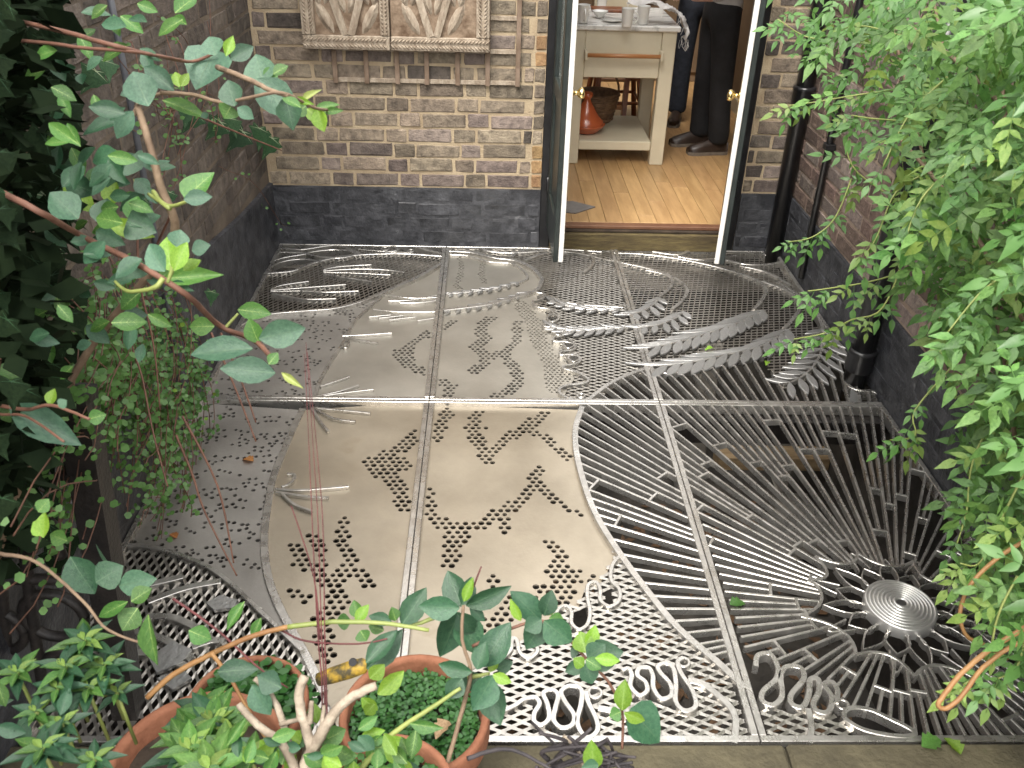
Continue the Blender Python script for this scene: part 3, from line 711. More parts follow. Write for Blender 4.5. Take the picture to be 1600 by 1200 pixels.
# leaf blades, shared mesh: unit length along +Y, unit width
def blade_mesh():
    prof = [(0, .07), (.12, .24), (.3, .44), (.5, .5), (.7, .42), (.87, .22), (1.0, .0)]
    L_ = [(-w, y) for y, w in prof] + [(w, y) for y, w in prof[-2::-1]]
    n = len(L_); k = [(x * .82, .02 + y * .95) for x, y in L_]
    vs_ = [(x, y, -.010) for x, y in L_] + [(x, y, -.002) for x, y in L_] + [(x, y, 0) for x, y in k]
    fs_ = [(i, n + i, n + (i + 1) % n, (i + 1) % n) for i in range(n)] + [(n + i, 2 * n + i, 2 * n + (i + 1) % n, n + (i + 1) % n) for i in range(n)] + [tuple(range(3 * n - 1, 2 * n - 1, -1))]
    me = MB().add(vs_, fs_).mesh('leaf_blade'); me.materials.append(M_BLADE); return me
BLADE = blade_mesh()
def blade(T, p, ang, l_, w_, z=0.001, tilt=0.0):
    mw = Matrix.Translation((p[0], p[1], z)) @ Matrix.Rotation(ang, 4, 'Z') @ Matrix.Rotation(tilt, 4, 'Y') @ Matrix.Diagonal((w_, l_, 1, 1))
    inst('leaf_blade', BLADE, T, mw)
def frond(T, pts, n, lu, ll, wu=.022, wl_=.03, su=2.75, sl=2.5, rib=.010, z=0.002, sides=(1, -1), grow=0.35):
    path = fl(pts, 8); d = [0]
    for a, b in zip(path, path[1:]): d.append(d[-1] + (b - a).length)
    obj('frond_rib', MB().bar(path, rib, z - .0005, .02), M_STEEL, T)
    for i in range(n):
        s = d[-1] * (i + .6) / n; k = max(j for j in range(len(d)) if d[j] <= s); k = min(k, len(path) - 2)
        p = path[k].lerp(path[k + 1], (s - d[k]) / max(1e-6, d[k + 1] - d[k])); t = path[k + 1] - path[k]; ta = math.atan2(t.y, t.x)
        sc = 1 - grow * abs(2 * (i + .5) / n - 1)
        for sd in sides:
            # blades sweep back towards the foot of the frond
            a = ta + sd * (su if sd > 0 else sl) + random.uniform(-.06, .06)
            blade(T, (p.x, p.y), a - math.pi / 2, (lu if sd > 0 else ll) * sc * random.uniform(.93, 1.07), (wu if sd > 0 else wl_) * random.uniform(.9, 1.1), z + .0004 * i + (0.0003 if sd > 0 else 0), random.uniform(-.12, .12))

# ---- hole clusters traced on the plates
ST_MAIN = [
 ([(655, 670), (625, 695), (575, 715)], 10), ([(590, 712), (615, 740), (635, 785)], 13), ([(575, 718), (610, 745)], 10), ([(600, 705), (632, 720)], 12),
 ([(537, 804), (533, 830), (545, 870), (550, 880), (578, 905)], 10), ([(545, 880), (520, 905), (530, 940), (500, 960), (510, 1020)], 14), ([(486, 830), (500, 855)], 8),
 ([(456, 850), (470, 875), (500, 890), (515, 905)], 10), ([(455, 920), (478, 930)], 9), ([(500, 860), (505, 895)], 8),
 ([(701, 636), (690, 655), (682, 675)], 10),
 ([(746, 639), (736, 663), (752, 690), (763, 712)], 10), ([(763, 700), (790, 680), (815, 664), (850, 642)], 10), ([(822, 664), (847, 674), (866, 693), (885, 707)], 8), ([(745, 660), (758, 664)], 5),
 ([(668, 763), (670, 797), (695, 813), (727, 816), (755, 810), (777, 797), (809, 778), (834, 753), (839, 728)], 11), ([(841, 750), (863, 769), (891, 788), (906, 794)], 7),
 ([(700, 812), (709, 842), (702, 873)], 12), ([(727, 812), (718, 838)], 12), ([(792, 806), (784, 821)], 7),
 ([(863, 842), (875, 864), (866, 889)], 11), ([(875, 864), (890, 899), (929, 902), (947, 891)], 9), ([(907, 886), (895, 892)], 8), ([(879, 905), (847, 914), (834, 930)], 10), ([(885, 915), (879, 937)], 12),
 ([(773, 895), (768, 908)], 9), ([(790, 950), (762, 971)], 14), ([(805, 930), (775, 955)], 9)]
ST_UP = [
 ([(673, 513), (644, 529), (622, 544), (631, 560), (662, 576)], 8), ([(637, 537), (637, 555)], 9), ([(709, 497), (694, 507)], 6),
 ([(769, 491), (756, 497), (750, 513), (759, 522), (741, 535), (756, 547), (756, 563), (741, 574)], 8), ([(808, 497), (809, 522), (797, 538), (769, 551)], 7),
 ([(787, 547), (803, 566), (812, 585), (794, 604), (759, 621)], 9), ([(687, 588), (706, 597), (697, 616)], 9)]
HO = lattice_holes(ST_MAIN, .0093, .0252, rnd=random.Random(11)) + lattice_holes(ST_UP, .0085, .0232, rnd=random.Random(12))
HS = lattice_holes([([(719, 395), (721, 420), (712, 440), (719, 444)], 4), ([(753, 405), (752, 422), (756, 436)], 4),
                    ([(815, 470), (835, 500), (845, 530), (862, 560), (868, 600)], 12), ([(885, 575), (892, 590)], 8)], .0062, .020, rnd=random.Random(13))
# little stud-like holes in loose triangular groups on the two left plates
SR = random.Random(5); STUD = []
for row in range(24):
    for cidx in range(9):
        x = .05 + cidx * .085 + SR.uniform(-.028, .028) + (.04 if row % 2 else 0); y = -0.42 - row * .088 + SR.uniform(-.03, .03)
        n = SR.choice((7, 9, 10, 12, 14)); wdt = SR.uniform(.028, .046)
        for _ in range(n):
            STUD.append((x + SR.uniform(-wdt, wdt), y + SR.uniform(-.026, .026), SR.uniform(.0058, .0078)))
# ---- rear left panel
T = PAN[0, 0]
low = [(366, 512), (397, 495), (428, 488), (475, 484), (522, 480), (562, 470), (600, 455), (631, 442), (662, 427), (690, 410)]
seam0 = [(598, 458), (575, 478), (552, 500), (540, 525), (520, 555), (500, 590), (490, 623)]
def rect_of(r_, c_): x0, x1, y0, y1 = prect(r_, c_, BARW); return x0, x1, y0, y1
plate(T, ppr(low[:7] + seam0 + [(290, 640), (310, 600)], 0, 0), STUD, M_PLATEG, name='studded_plate')
plate(T, ppr(low[6:] + [(668, 640), (480, 640)] + seam0[::-1], 0, 0), HO, M_PLATEC)
top = [(410, 426), (440, 424), (460, 421), (480, 413), (495, 408), (520, 402), (550, 398), (576, 396), (630, 395), (690, 399)]
mesh_sheet(T, ppr(top + low[::-1], 0, 0), ang=math.pi / 2 - .25)
bars(T, [top, low], .020)
bars(T, [seam0], .014, -.010, .012, name='weld_strip')
bars(T, [[(437, 387), (470, 389), (505, 384), (540, 380), (580, 380), (610, 383), (622, 389), (602, 393)], [(428, 406), (445, 401), (475, 396), (490, 392), (520, 389), (545, 391), (558, 397)],
         [(423, 416), (440, 408), (465, 404), (485, 405), (502, 409)], [(500, 376), (520, 380), (545, 388), (566, 397)], [(434, 393), (470, 394), (500, 400), (530, 402), (556, 397)],
         [(640, 380), (660, 388), (690, 395)], [(560, 388), (590, 391), (640, 394)]], .016, name='wave_bar')
ringbar(T, (602, 388), 6); ringbar(T, (642, 391), 5)
bars(T, [[(423, 451), (440, 445), (482, 439)], [(423, 453), (450, 451), (500, 447), (540, 444)], [(423, 455), (470, 454), (510, 456), (560, 454)], [(424, 458), (450, 463), (480, 467), (525, 466)],
         [(505, 421), (530, 416), (580, 413)], [(505, 423), (550, 420), (600, 421), (632, 425)], [(506, 425), (550, 426), (610, 429)], [(508, 428), (530, 432), (560, 436), (582, 440)]], .012, .001, name='finger_bar')
bars(T, [[(535, 522), (570, 520), (612, 517)], [(538, 523), (560, 528), (590, 533)], [(492, 616), (530, 608), (560, 598)], [(493, 617), (540, 610), (583, 605)], [(500, 600), (525, 592), (545, 585)], [(538, 525), (545, 532), (540, 540), (534, 537)],
         [(600, 457), (640, 463), (685, 462)], [(607, 467), (640, 466), (685, 458)], [(625, 470), (655, 470), (684, 466)], [(583, 480), (620, 484), (680, 484)], [(576, 492), (610, 489)], [(592, 494), (630, 490)], [(608, 497), (650, 492)], [(652, 498), (678, 494)]], .010, -.007, .012, name='sprig_bar')
# ---- rear middle panel
T = PAN[0, 1]
bnd = [(700, 391), (735, 393), (770, 401), (805, 406), (832, 418), (846, 433), (845, 442), (838, 452), (842, 470), (858, 490), (862, 505), (872, 525), (880, 545), (888, 565), (898, 585), (885, 605), (878, 630)]
plate(T, ppr(bnd + [(665, 640), (690, 400)], 0, 1), HO + HS, M_PLATEC)
keyh = [[(855, 496), (864, 489), (873, 496), (864, 502)], [(863, 516), (873, 509), (882, 516), (873, 522)], [(880, 537), (889, 530), (898, 537), (889, 543)], [(888, 558), (897, 551), (906, 558), (897, 564)]]
tri01 = [(915, 627), (950, 600), (985, 583), (1014, 573)]
mesh_sheet(T, ppr([(700, 380), (960, 380), (1014, 573), (985, 583), (950, 600), (915, 640), (878, 640)] + bnd[::-1], 0, 1), ang=-.12, lwd=.05, swd=.026, excl=[pp(k) for k in keyh])
bars(T, [bnd[:8] + [(805, 463), (757, 475), (693, 483)]], .022)
bars(T, [[(704, 395), (732, 397), (765, 406), (800, 409), (820, 422), (824, 432), (810, 438), (770, 449), (697, 455)]], .011, -.008, .014, name='weld_strip')
bars(T, [[(820, 406), (850, 395), (880, 392), (910, 396), (958, 407)], [(857, 462), (876, 469), (901, 474), (926, 476), (973, 479)], [(905, 384), (925, 400), (926, 412), (912, 425)], [(745, 383), (762, 391), (800, 394), (850, 391)], [(800, 400), (815, 391), (850, 387), (940, 392)], tri01], .018)
bars(T, [[(842, 448), (838, 455), (850, 458), (848, 465), (833, 470), (838, 478), (858, 482), (873, 490), (871, 499), (855, 503), (850, 508), (868, 511), (883, 515), (880, 523), (866, 526), (866, 532), (885, 533), (899, 538), (896, 545), (878, 548), (876, 553), (895, 553), (907, 559), (903, 566), (885, 570), (880, 574), (900, 580), (918, 590), (915, 597), (890, 600), (875, 606), (877, 615), (895, 623), (912, 625)]], .012, name='wave_bar')
for k in keyh:
    cxk = sum(p[0] for p in k) / 4; cyk = sum(p[1] for p in k) / 4
    bars(T, [k], .009, closed=True, name='ring')
ringbar(T, (908, 617), 6)
frond(T, [(699, 457), (740, 453), (780, 447), (815, 438)], 8, .07, .05, .012, .016, z=-.006)
frond(T, [(694, 484), (740, 477), (780, 469), (830, 453)], 9, .08, .06, .012, .016, z=-.006)
frond(T, [(862, 510), (890, 516), (920, 516), (950, 514), (981, 512)], 8, .15, .09, .02, .026, su=2.8)
frond(T, [(860, 470), (900, 481), (940, 484), (975, 484)], 7, .12, .07, .02, .022)
# ---- rear right panel
T = PAN[0, 2]
rlow = [(1010, 573), (1044, 582), (1081, 575), (1126, 565), (1175, 556), (1194, 554), (1207, 578), (1222, 603), (1262, 588), (1280, 560), (1284, 525), (1262, 477)]
mesh_sheet(T, ppr([(940, 380), (1150, 380), (1240, 430)] + rlow[::-1], 0, 2), ang=math.pi / 4 * .9, lwd=.044, swd=.030)
arcs02 = [[(960, 394), (1003, 396), (1052, 402), (1094, 410), (1135, 420), (1171, 432), (1190, 442), (1197, 453), (1190, 469), (1178, 482)],
          [(953, 405), (970, 409), (1003, 416), (1036, 425), (1058, 436), (1072, 447), (1073, 458), (1063, 472), (1050, 482)], [(1010, 421), (1040, 428), (1050, 438), (1048, 448), (1030, 462)],
          [(1190, 438), (1226, 451), (1248, 466), (1250, 480), (1237, 500), (1225, 512)], [(1215, 440), (1240, 455), (1267, 477), (1281, 497), (1286, 520), (1284, 545)],
          [(1135, 405), (1165, 412), (1200, 412), (1222, 408)], [(1160, 415), (1200, 425), (1235, 445)], [(1020, 392), (1060, 397), (1080, 390), (1115, 388)], [(1060, 400), (1100, 405), (1150, 398)]]
bars(T, arcs02, .018)
bars(T, [rlow[:6]], .014)
frond(T, [(985, 492), (1008, 484), (1022, 474), (1032, 463)], 5, .14, .10, .024, .034, sl=2.2)
frond(T, [(1000, 512), (1030, 507), (1055, 497), (1070, 485)], 6, .17, .11, .024, .034, sl=2.2)
frond(T, [(1022, 542), (1060, 534), (1100, 522), (1150, 506), (1196, 484)], 13, .22, .145, .024, .041, su=2.85, sl=2.5, grow=.2)
frond(T, [(1030, 572), (1080, 566), (1130, 555), (1190, 540), (1234, 513)], 13, .22, .155, .024, .042, su=2.85, sl=2.5, grow=.2)
frond(T, [(1284, 512), (1284, 545), (1272, 570), (1250, 590), (1224, 601)][::-1], 10, .135, .155, .034, .034, su=2.3, sl=2.3, grow=.25)
obj('steel_leaf', MB().prism(pp([(1330, 606), (1345, 616), (1348, 632), (1326, 632)]), -.01, -.003), M_BLADE, T)
# ---- front left panel
T = PAN[1, 0]
seam1 = [(472, 634), (455, 670), (440, 705), (425, 745), (417, 790), (412, 840), (417, 890), (430, 930), (450, 970), (478, 1020), (505, 1075)]
fish = [(175, 850), (220, 851), (270, 862), (320, 882), (360, 910), (400, 948), (440, 985), (472, 1015)]
plate(T, ppr([(300, 622)] + seam1[:9] + [(468, 1006), (440, 985), (400, 948), (360, 910), (320, 882), (270, 862), (220, 851), (150, 850)], 1, 0), STUD, M_PLATEG, name='studded_plate')
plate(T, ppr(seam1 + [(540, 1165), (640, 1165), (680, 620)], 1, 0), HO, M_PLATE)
mesh_sheet(T, ppr(fish + [(505, 1075), (540, 1165), (0, 1165)], 1, 0), ang=math.pi / 2 + .1, lwd=.056, swd=.028, sw=.0085)
bars(T, [seam1], .024, -.012, .012, name='weld_strip'); bars(T, [fish], .014)
bars(T, [[(231, 939), (290, 918), (345, 907)], [(235, 912), (265, 905), (285, 900)], [(230, 962), (270, 964), (310, 982), (330, 1000)], [(300, 1010), (330, 1000), (350, 1002)], [(210, 985), (260, 1000), (300, 1030)], [(195, 1020), (240, 1020), (290, 1040)]], .022, .001, name='finger_bar')
for poly in ([(322, 942), (345, 930), (372, 938), (365, 950), (335, 954)], [(232, 1028), (270, 1002), (300, 1015), (285, 1035), (245, 1052)], [(245, 1060), (285, 1045), (300, 1060), (270, 1078)]):
    obj('steel_leaf', MB().prism(pp(poly), -.008, .002), M_BLADE, T)
bars(T, [[(490, 634), (520, 650), (555, 655)], [(490, 634), (540, 638), (578, 642)], [(487, 634), (500, 655), (513, 671)], [(428, 760), (470, 762), (545, 756)], [(430, 765), (480, 772), (513, 774)], [(440, 768), (460, 785), (487, 795)], [(440, 757), (455, 750), (460, 738), (448, 737)]], .011, -.007, .012, name='sprig_bar')
# ---- front middle panel
T = PAN[1, 1]
sc = [(910, 634), (900, 665), (900, 700), (910, 745), (930, 800), (965, 858), (1010, 920), (1060, 980), (1120, 1032), (1165, 1074)]
wig = [(968, 868), (957, 882), (955, 905), (968, 920), (967, 938), (952, 946), (938, 936), (938, 920), (931, 908), (919, 913), (918, 932), (922, 955), (918, 974), (905, 982), (893, 972), (893, 955), (884, 945), (872, 951), (866, 968), (850, 985), (836, 998), (840, 1016), (826, 1028), (812, 1018), (808, 1000), (800, 996), (798, 1014), (785, 1025), (765, 1022)]
wigp = [(964, 860), (950, 886), (938, 905), (915, 912), (905, 940), (872, 948), (850, 985), (800, 1000), (765, 1022), (700, 1062), (640, 1165)]
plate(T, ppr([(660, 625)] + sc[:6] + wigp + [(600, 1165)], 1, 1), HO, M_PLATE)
hullA = [(832, 1095), (848, 1078), (890, 1068), (917, 1078), (937, 1145), (917, 1154), (870, 1139), (832, 1130)]
hullB = [(984, 1045), (1000, 1041), (1040, 1034), (1066, 1028), (1090, 1103), (1070, 1112), (1033, 1092), (998, 1087)]
mesh_sheet(T, ppr(sc[5:] + [(1190, 1165), (640, 1165)] + wigp[::-1], 1, 1), ang=0.03, lwd=.053, swd=.028, sw=.0088, excl=[pp(hullA), pp(hullB), pp([(940, 918), (962, 915), (966, 938), (950, 944), (940, 938)]), pp([(896, 950), (916, 948), (918, 972), (905, 980), (895, 972)])])
bars(T, [sc], .022); bars(T, [wig], .012, name='wave_bar')
wA = [(783, 1111), (804, 1102), (819, 1092), (835, 1089), (843, 1099), (835, 1114), (835, 1127), (847, 1132), (858, 1121), (855, 1099), (849, 1083), (862, 1077), (872, 1086), (868, 1105), (865, 1124), (876, 1136), (893, 1133), (897, 1117), (883, 1096), (877, 1080), (891, 1071), (908, 1077), (908, 1099), (902, 1124), (907, 1142), (919, 1152), (933, 1142), (932, 1124), (919, 1096), (916, 1080)]
wB = [(972, 1048), (982, 1044), (987, 1055), (985, 1072), (999, 1086), (1011, 1079), (1008, 1065), (996, 1055), (999, 1044), (1013, 1043), (1020, 1055), (1021, 1075), (1033, 1091), (1049, 1086), (1047, 1068), (1032, 1051), (1028, 1041), (1040, 1036), (1052, 1044), (1056, 1068), (1056, 1096), (1070, 1110), (1087, 1103), (1082, 1079), (1064, 1051), (1059, 1034), (1068, 1027)]
bars(T, [wA, wB], .0135, .001, name='wave_bar')
ringbar(T, (930, 1081), 10); ringbar(T, (1068, 1033), 9)
bars(T, [[(1075, 1062), (1099, 1068), (1123, 1086), (1143, 1106), (1150, 1127), (1147, 1160)], [(989, 1123), (994, 1140), (996, 1160)], [(935, 1105), (960, 1110), (985, 1120)]], .018)
# ---- front right panel
T = PAN[1, 2]
wC = [(1181, 1041), (1184, 1024), (1203, 1021), (1215, 1041), (1213, 1060), (1193, 1079), (1191, 1094), (1208, 1101), (1222, 1087), (1220, 1055), (1230, 1041), (1251, 1043), (1256, 1060), (1237, 1084), (1237, 1099), (1254, 1104), (1264, 1084), (1266, 1062), (1278, 1060), (1280, 1079), (1271, 1099), (1278, 1111), (1295, 1111), (1300, 1089), (1288, 1070), (1300, 1065), (1309, 1079), (1306, 1098)]
bars(T, [wC], .015, .001, name='wave_bar'); ringbar(T, (1317, 1099), 9)
bars(T, [[(1319, 1118), (1329, 1106), (1358, 1108), (1392, 1123), (1425, 1140), (1425, 1149), (1396, 1149), (1358, 1142), (1334, 1132)]], .013, .001, name='wave_bar', closed=True)
bars(T, [[(1263, 1106), (1268, 1132), (1266, 1160)]], .016)
mesh_sheet(T, ppr([(1175, 1092), (1190, 1096), (1215, 1104), (1255, 1107), (1285, 1114), (1320, 1120), (1335, 1136), (1356, 1165), (1180, 1165)], 1, 2), ang=0.03, lwd=.053, swd=.028, sw=.0088)
# rays round the flower
FC = Vector(g2(1405, 951))
cusp = [(1274, 868), (1340, 863), (1428, 876), (1486, 910), (1540, 958), (1568, 1015), (1530, 1062), (1430, 1056), (1338, 1022), (1252, 962), (1264, 904)]
cw = [Vector(g2(*p)) for p in cusp]; scal = []
for a, b in zip(cw, cw[1:] + cw[:1]):
    mid = (a + b) / 2; ctl = mid + (FC - mid) * .36
    for i in range(8):
        t_ = i / 8; scal.append(a * (1 - t_) ** 2 + ctl * 2 * t_ * (1 - t_) + b * t_ * t_)
    obj('scallop_bar', MB().bar([a * (1 - q) ** 2 + ctl * 2 * q * (1 - q) + b * q * q for q in [i / 9 for i in range(10)]], .010, -.0004 + random.uniform(0, .0008), .028), M_STEEL, T)
regs = {(0, 1): ppr(tri01[:] + [(1030, 640), (915, 640)], 0, 1), (0, 2): ppr([(1005, 560), (1044, 582), (1081, 575), (1126, 565), (1175, 556), (1194, 554), (1207, 578), (1224, 604), (1258, 606), (1290, 582), (1306, 556), (1318, 545), (1330, 600), (1366, 612), (1392, 640), (1005, 640)], 0, 2),
        (1, 1): ppr(sc + [(1190, 1080), (1030, 625)], 1, 1)}
x0, x1, y0, y1 = prect(1, 2)
regs[1, 2] = clip_rect([tuple(g2(1030, 620)), (XR - .019, y1 + .1), (XR - .019, y0)] + pp([(1450, 1165), (1428, 1150), (1428, 1138), (1392, 1120), (1330, 1103), (1312, 1075), (1300, 1060), (1278, 1055), (1250, 1038), (1225, 1036), (1205, 1014), (1170, 1015)]), x0, XR - .018, YF + .02, y1)
RR = random.Random(21); NR = 176; ends = []
for i in range(NR):
    a = 2 * math.pi * i / NR; d = Vector((math.cos(a), math.sin(a))); r = .15
    while r < .5 and inpoly(FC.x + d.x * r, FC.y + d.y * r, [(p.x, p.y) for p in scal]): r += .004
    r_in = r if i % 4 == 0 else (r + RR.choice((0, RR.uniform(.03, .16), RR.uniform(.03, .2))) if i % 4 == 2 else RR.uniform(.46, 1.05))
    ends.append(r_in)
for i in range(NR):
    a = 2 * math.pi * i / NR; d = Vector((math.cos(a), math.sin(a)))
    for key, reg in regs.items():
        if not reg: continue
        runs = []; r = ends[i]; cur = None
        while r < 2.6:
            ok = inpoly(FC.x + d.x * r, FC.y + d.y * r, reg)
            if ok and cur is None: cur = r
            if not ok and cur is not None: runs.append((cur, r)); cur = None
            r += .006
        for r0, r1 in runs:
            if r1 - r0 < .02: continue
            A, B = FC + d * (r0 - .004), FC + d * (r1 + .004)
            obj('ray_bar', MB().bar([A, B], .0085, -.001 - .0005 * RR.random(), .022), M_STEEL, PAN[key])
    # short link where a ray stops against its neighbours
    if i % 2 or (i % 4 == 2 and ends[i] > .02 + min(ends[i - 2], ends[(i + 2) % NR])):
        P = FC + d * ends[i]
        for key, reg in regs.items():
            if reg and inpoly(P.x, P.y, reg):
                st_ = 2 * math.pi / NR * (2 if i % 4 == 2 else 1)
                e = [FC + Vector((math.cos(a + k), math.sin(a + k))) * ends[i] for k in (-st_ * .92, st_ * .92)]
                obj('link_bar', MB().bar(e, .010, .0006, .024), M_STEEL, PAN[key])
# petals and disc
for i in range(15):
    a = 2 * math.pi * (i + .3) / 15; d = Vector((math.cos(a), math.sin(a))); n = Vector((-d.y, d.x)); r0 = .085; r1 = .215 if i % 2 else .175; w = .026 if i % 2 else .034
    pts = [FC + d * (r0 + (r1 - r0) * t_) + n * w * math.sin(math.pi * min(1, t_ ** .8)) * s_ for s_, ts in ((1, [k / 7 for k in range(8)]), (-1, [k / 7 for k in range(6, 0, -1)])) for t_ in ts]
    obj('petal', MB().bar(pts, .0045, -.004 + .002 * (i % 2), .022, True), M_STEEL, T)
    if i % 2 == 0:
        pts = [FC + d * .17 + n * .02, FC + d * .215 + n * .012, FC + d * .245, FC + d * .215 - n * .012, FC + d * .17 - n * .02]
        obj('petal_tip', MB().bar(smooth2(pts, 3), .006, -.003, .02), M_STEEL, T)
for k in range(8):
    r = .100 - k * .0108; h = .020 + .0012 * k
    prof = [(r - .0106, h - .0045), (r - .0090, h - .0012), (r - .0054, h), (r - .0018, h - .0012), (r, h - .0045), (r, -.02)]
    obj('disc_ring', MB().lathe(prof[::-1], (FC.x, FC.y, 0.0), 48), M_CHROME, T, True)

# things in the pit below
def pitbox(name, a, b, mt, label, cat):
    return solo(name, MB().cbox(a, b, .008), mt, label, cat, ((a[0] + b[0]) / 2, (a[1] + b[1]) / 2, a[2]))
a, b = on(1120, 704, 2, -.5), on(1420, 716, 2, -.5)
pitbox('timber_beam', (a.x, a.y - .05, -.58), (2.70, a.y + .05, -.50), M_TIMBER, 'pale timber beam lying across the pit below the rays', 'beam')
pitbox('support_beam', (0.0, -1.60, -.16), (2.70, -1.52, -.045), M_IRON, 'black steel beam carrying the grating at its middle joint', 'beam')
a, b = on(1235, 845, 2, -.85), on(1345, 770, 2, -.85)
pitbox('stone_slab', (a.x, a.y, -.97), (b.x, b.y, -.85), M_PITSTONE, 'pale stone slab in the pit under the ray panel', 'stone')
a, b = on(1290, 700, 2, -.75), on(1400, 668, 2, -.75)
pitbox('concrete_block', (a.x, a.y, -1.09), (min(2.7, b.x), b.y, -.75), M_PITSTONE, 'grey concrete block standing in the pit behind the timber beam', 'block')
a = on(1100, 622, 2, -.6)
pitbox('pit_post', (a.x - .05, a.y - .04, -1.1), (a.x + .05, a.y + .04, -.25), M_PITSTONE, 'pale upright post in the pit below the fern fronds', 'post')
lit = MB(); LR = random.Random(4)
for _ in range(420):
    p = Vector((LR.uniform(.9, 2.68), LR.uniform(-3.0, -.8), -1.095 + LR.random() * .02)); a = LR.random() * 6.3; l_ = LR.uniform(.02, .05)
    u = Vector((math.cos(a), math.sin(a), LR.uniform(-.3, .3))) * l_; v = Vector((-math.sin(a), math.cos(a), LR.uniform(-.3, .3))) * l_ * .5
    lit.add([p - u, p + v, p + u, p - v], [(0, 1, 2, 3)])
obj('leaf_litter', lit, M_WICKER, kind='stuff')

# ================================================================== KITCHEN CONTENTS
kt = thing('kitchen_table', 'cream painted kitchen table with marble top and open shelf', 'table', (1.92, 1.4, KF))
tx0, tx1, ty0, ty1, tz = 1.60, 2.226, 1.065, 1.72, 0.925
def kbx(n, a, b, m_=M_CREAM, c=.004, par=None): return obj(n, MB().cbox(a, b, c), m_, par or kt)
kbx('marble_top', (tx0 - .02, ty0 - .02, tz), (tx1 + .016, ty1 + .02, tz + .032), M_MARBLE, .006)
for xx in (tx0, tx1 - .085):
    for yy in (ty0, ty1 - .07): kbx('leg', (xx, yy, KF), (xx + .085, yy + .07, tz - .001))
kbx('apron', (tx0 + .086, ty0 + .006, .655), (tx1 - .086, ty0 + .03, tz - .002)); kbx('apron', (tx0 + .02, ty0 + .075, .655), (tx0 + .045, ty1 - .075, tz - .002)); kbx('apron', (tx1 - .045, ty0 + .075, .655), (tx1 - .02, ty1 - .075, tz - .002))
kbx('shelf', (tx0 + .086, ty0 + .012, .212), (tx1 - .086, ty1 - .02, .268)); 
rail = MB().tube([(1.695, ty0 - .045, .792), (2.135, ty0 - .045, .792)], .012, 12)
obj('towel_rail', rail, M_BEECH, kt, True)
for xx in (1.69, 2.14):
    o = MB().cbox((xx - .008, ty0 - .06, .765), (xx + .008, ty0 + .004, .82), .003); obj('rail_bracket', o, M_CREAM, kt)
def mug(p, ang, label):
    t = thing('mug', label, 'mug', p, 'white mugs on the kitchen table'); x, y, z = p
    obj('cup', MB().lathe([(.0, .001), (.026, .001), (.029, .006), (.036, .098), (.038, .102), (.0345, .100), (.027, .010), (.0, .008)], (x, y, z), 20), M_CHINA, t, True)
    u = Vector((math.cos(ang), math.sin(ang), 0)); c = Vector(p) + u * .034 + Vector((0, 0, .052))
    pts = [c + u * (.030 * math.sin(q)) + Vector((0, 0, .032 * math.cos(q))) for q in [math.pi * k / 8 for k in range(9)]]
    obj('handle', MB().tube(pts, .0045, 6), M_CHINA, t, True); return t
TZ = tz + .0325
def ont(px_, py_): p = G(px_, py_, TZ); return (p.x, p.y, TZ)
mug(ont(979, 42), 0.1, 'white mug right of the saucer at the table front edge')
mug(ont(1004, 38), math.pi - .1, 'white mug beside the fringed cloth, handle to the left')
mug(ont(911, 36), -1.5, 'white mug nearest the left door leaf')
mug(ont(940, 11), 1.6, 'white mug standing further back behind the small bowl')
bx_, by_, _ = ont(937, 28)
solo('small_bowl', MB().lathe([(0, .001), (.022, .001), (.024, .008), (.048, .040), (.050, .042), (.046, .040), (.02, .012), (0, .010)], (bx_, by_, TZ), 24), M_CHINA, 'small white bowl between the mugs on the marble top', 'bowl', (bx_, by_, TZ), True)
bx_, by_, _ = ont(957, 34)
solo('saucer', MB().lathe([(0, .001), (.03, .001), (.062, .012), (.063, .014), (.03, .006), (0, .006)], (bx_, by_, TZ), 24), M_CHINA, 'flat white saucer on the marble top behind a mug', 'saucer', (bx_, by_, TZ), True)
bx_, by_, _ = ont(958, 20)
solo('serving_board', MB().cbox((bx_ - .13, by_, TZ), (bx_ + .08, by_ + .14, TZ + .018), .004), M_STOOL, 'red brown wooden board behind the cups on the table', 'board', (bx_, by_ + .07, TZ))
bx_, by_, _ = ont(1020, 10)
bk = thing('bread_basket', 'dark wicker basket on the table under the white cloth', 'basket', (bx_, by_ + .12, TZ))
obj('bowl', MB().lathe([(0, .002), (.09, .002), (.13, .07), (.135, .075), (.125, .07), (.085, .012), (0, .012)], (bx_, by_ + .12, TZ), 24), M_WICKER, bk, True)
for k in range(4):
    z = TZ + .015 + k * .018; r = .096 + .011 * k
    obj('weave', MB().tube([(bx_ + r * math.cos(q), by_ + .12 + r * math.sin(q), z + .003 * math.sin(8 * q)) for q in [2 * math.pi * i / 32 for i in range(33)]], .006, 5, False), M_WICKER, bk, True)
# fringed cloth hanging over the right end of the table
cl = MB(); spine = [(1.95, 1.30, 1.055), (2.05, 1.22, 1.075), (2.15, 1.17, 1.06), (2.222, 1.15, 1.03), (2.262, 1.13, .985), (2.285, 1.12, .93), (2.288, 1.12, .87)]
sp = smooth2([Vector(p) for p in spine], 5); nn = len(sp)
for i, p in enumerate(sp):
    for k in range(6):
        q = (k / 5 - .5); cl.v.append((p.x + .012 * math.sin(5 * q + i * .7), p.y + .11 * q + .02 * math.sin(i * .9), p.z + .014 * math.sin(9 * q + i) - .05 * q * q))
cl.f = [(i * 6 + k, i * 6 + k + 1, (i + 1) * 6 + k + 1, (i + 1) * 6 + k) for i in range(nn - 1) for k in range(5)]; cl.mi = [0] * len(cl.f)
ct = thing('tea_cloth', 'white fringed cotton cloth draped over the right end of the table', 'cloth', (2.2, 1.15, TZ))
obj('cloth', cl, M_CLOTH, ct, True)
fr = MB()
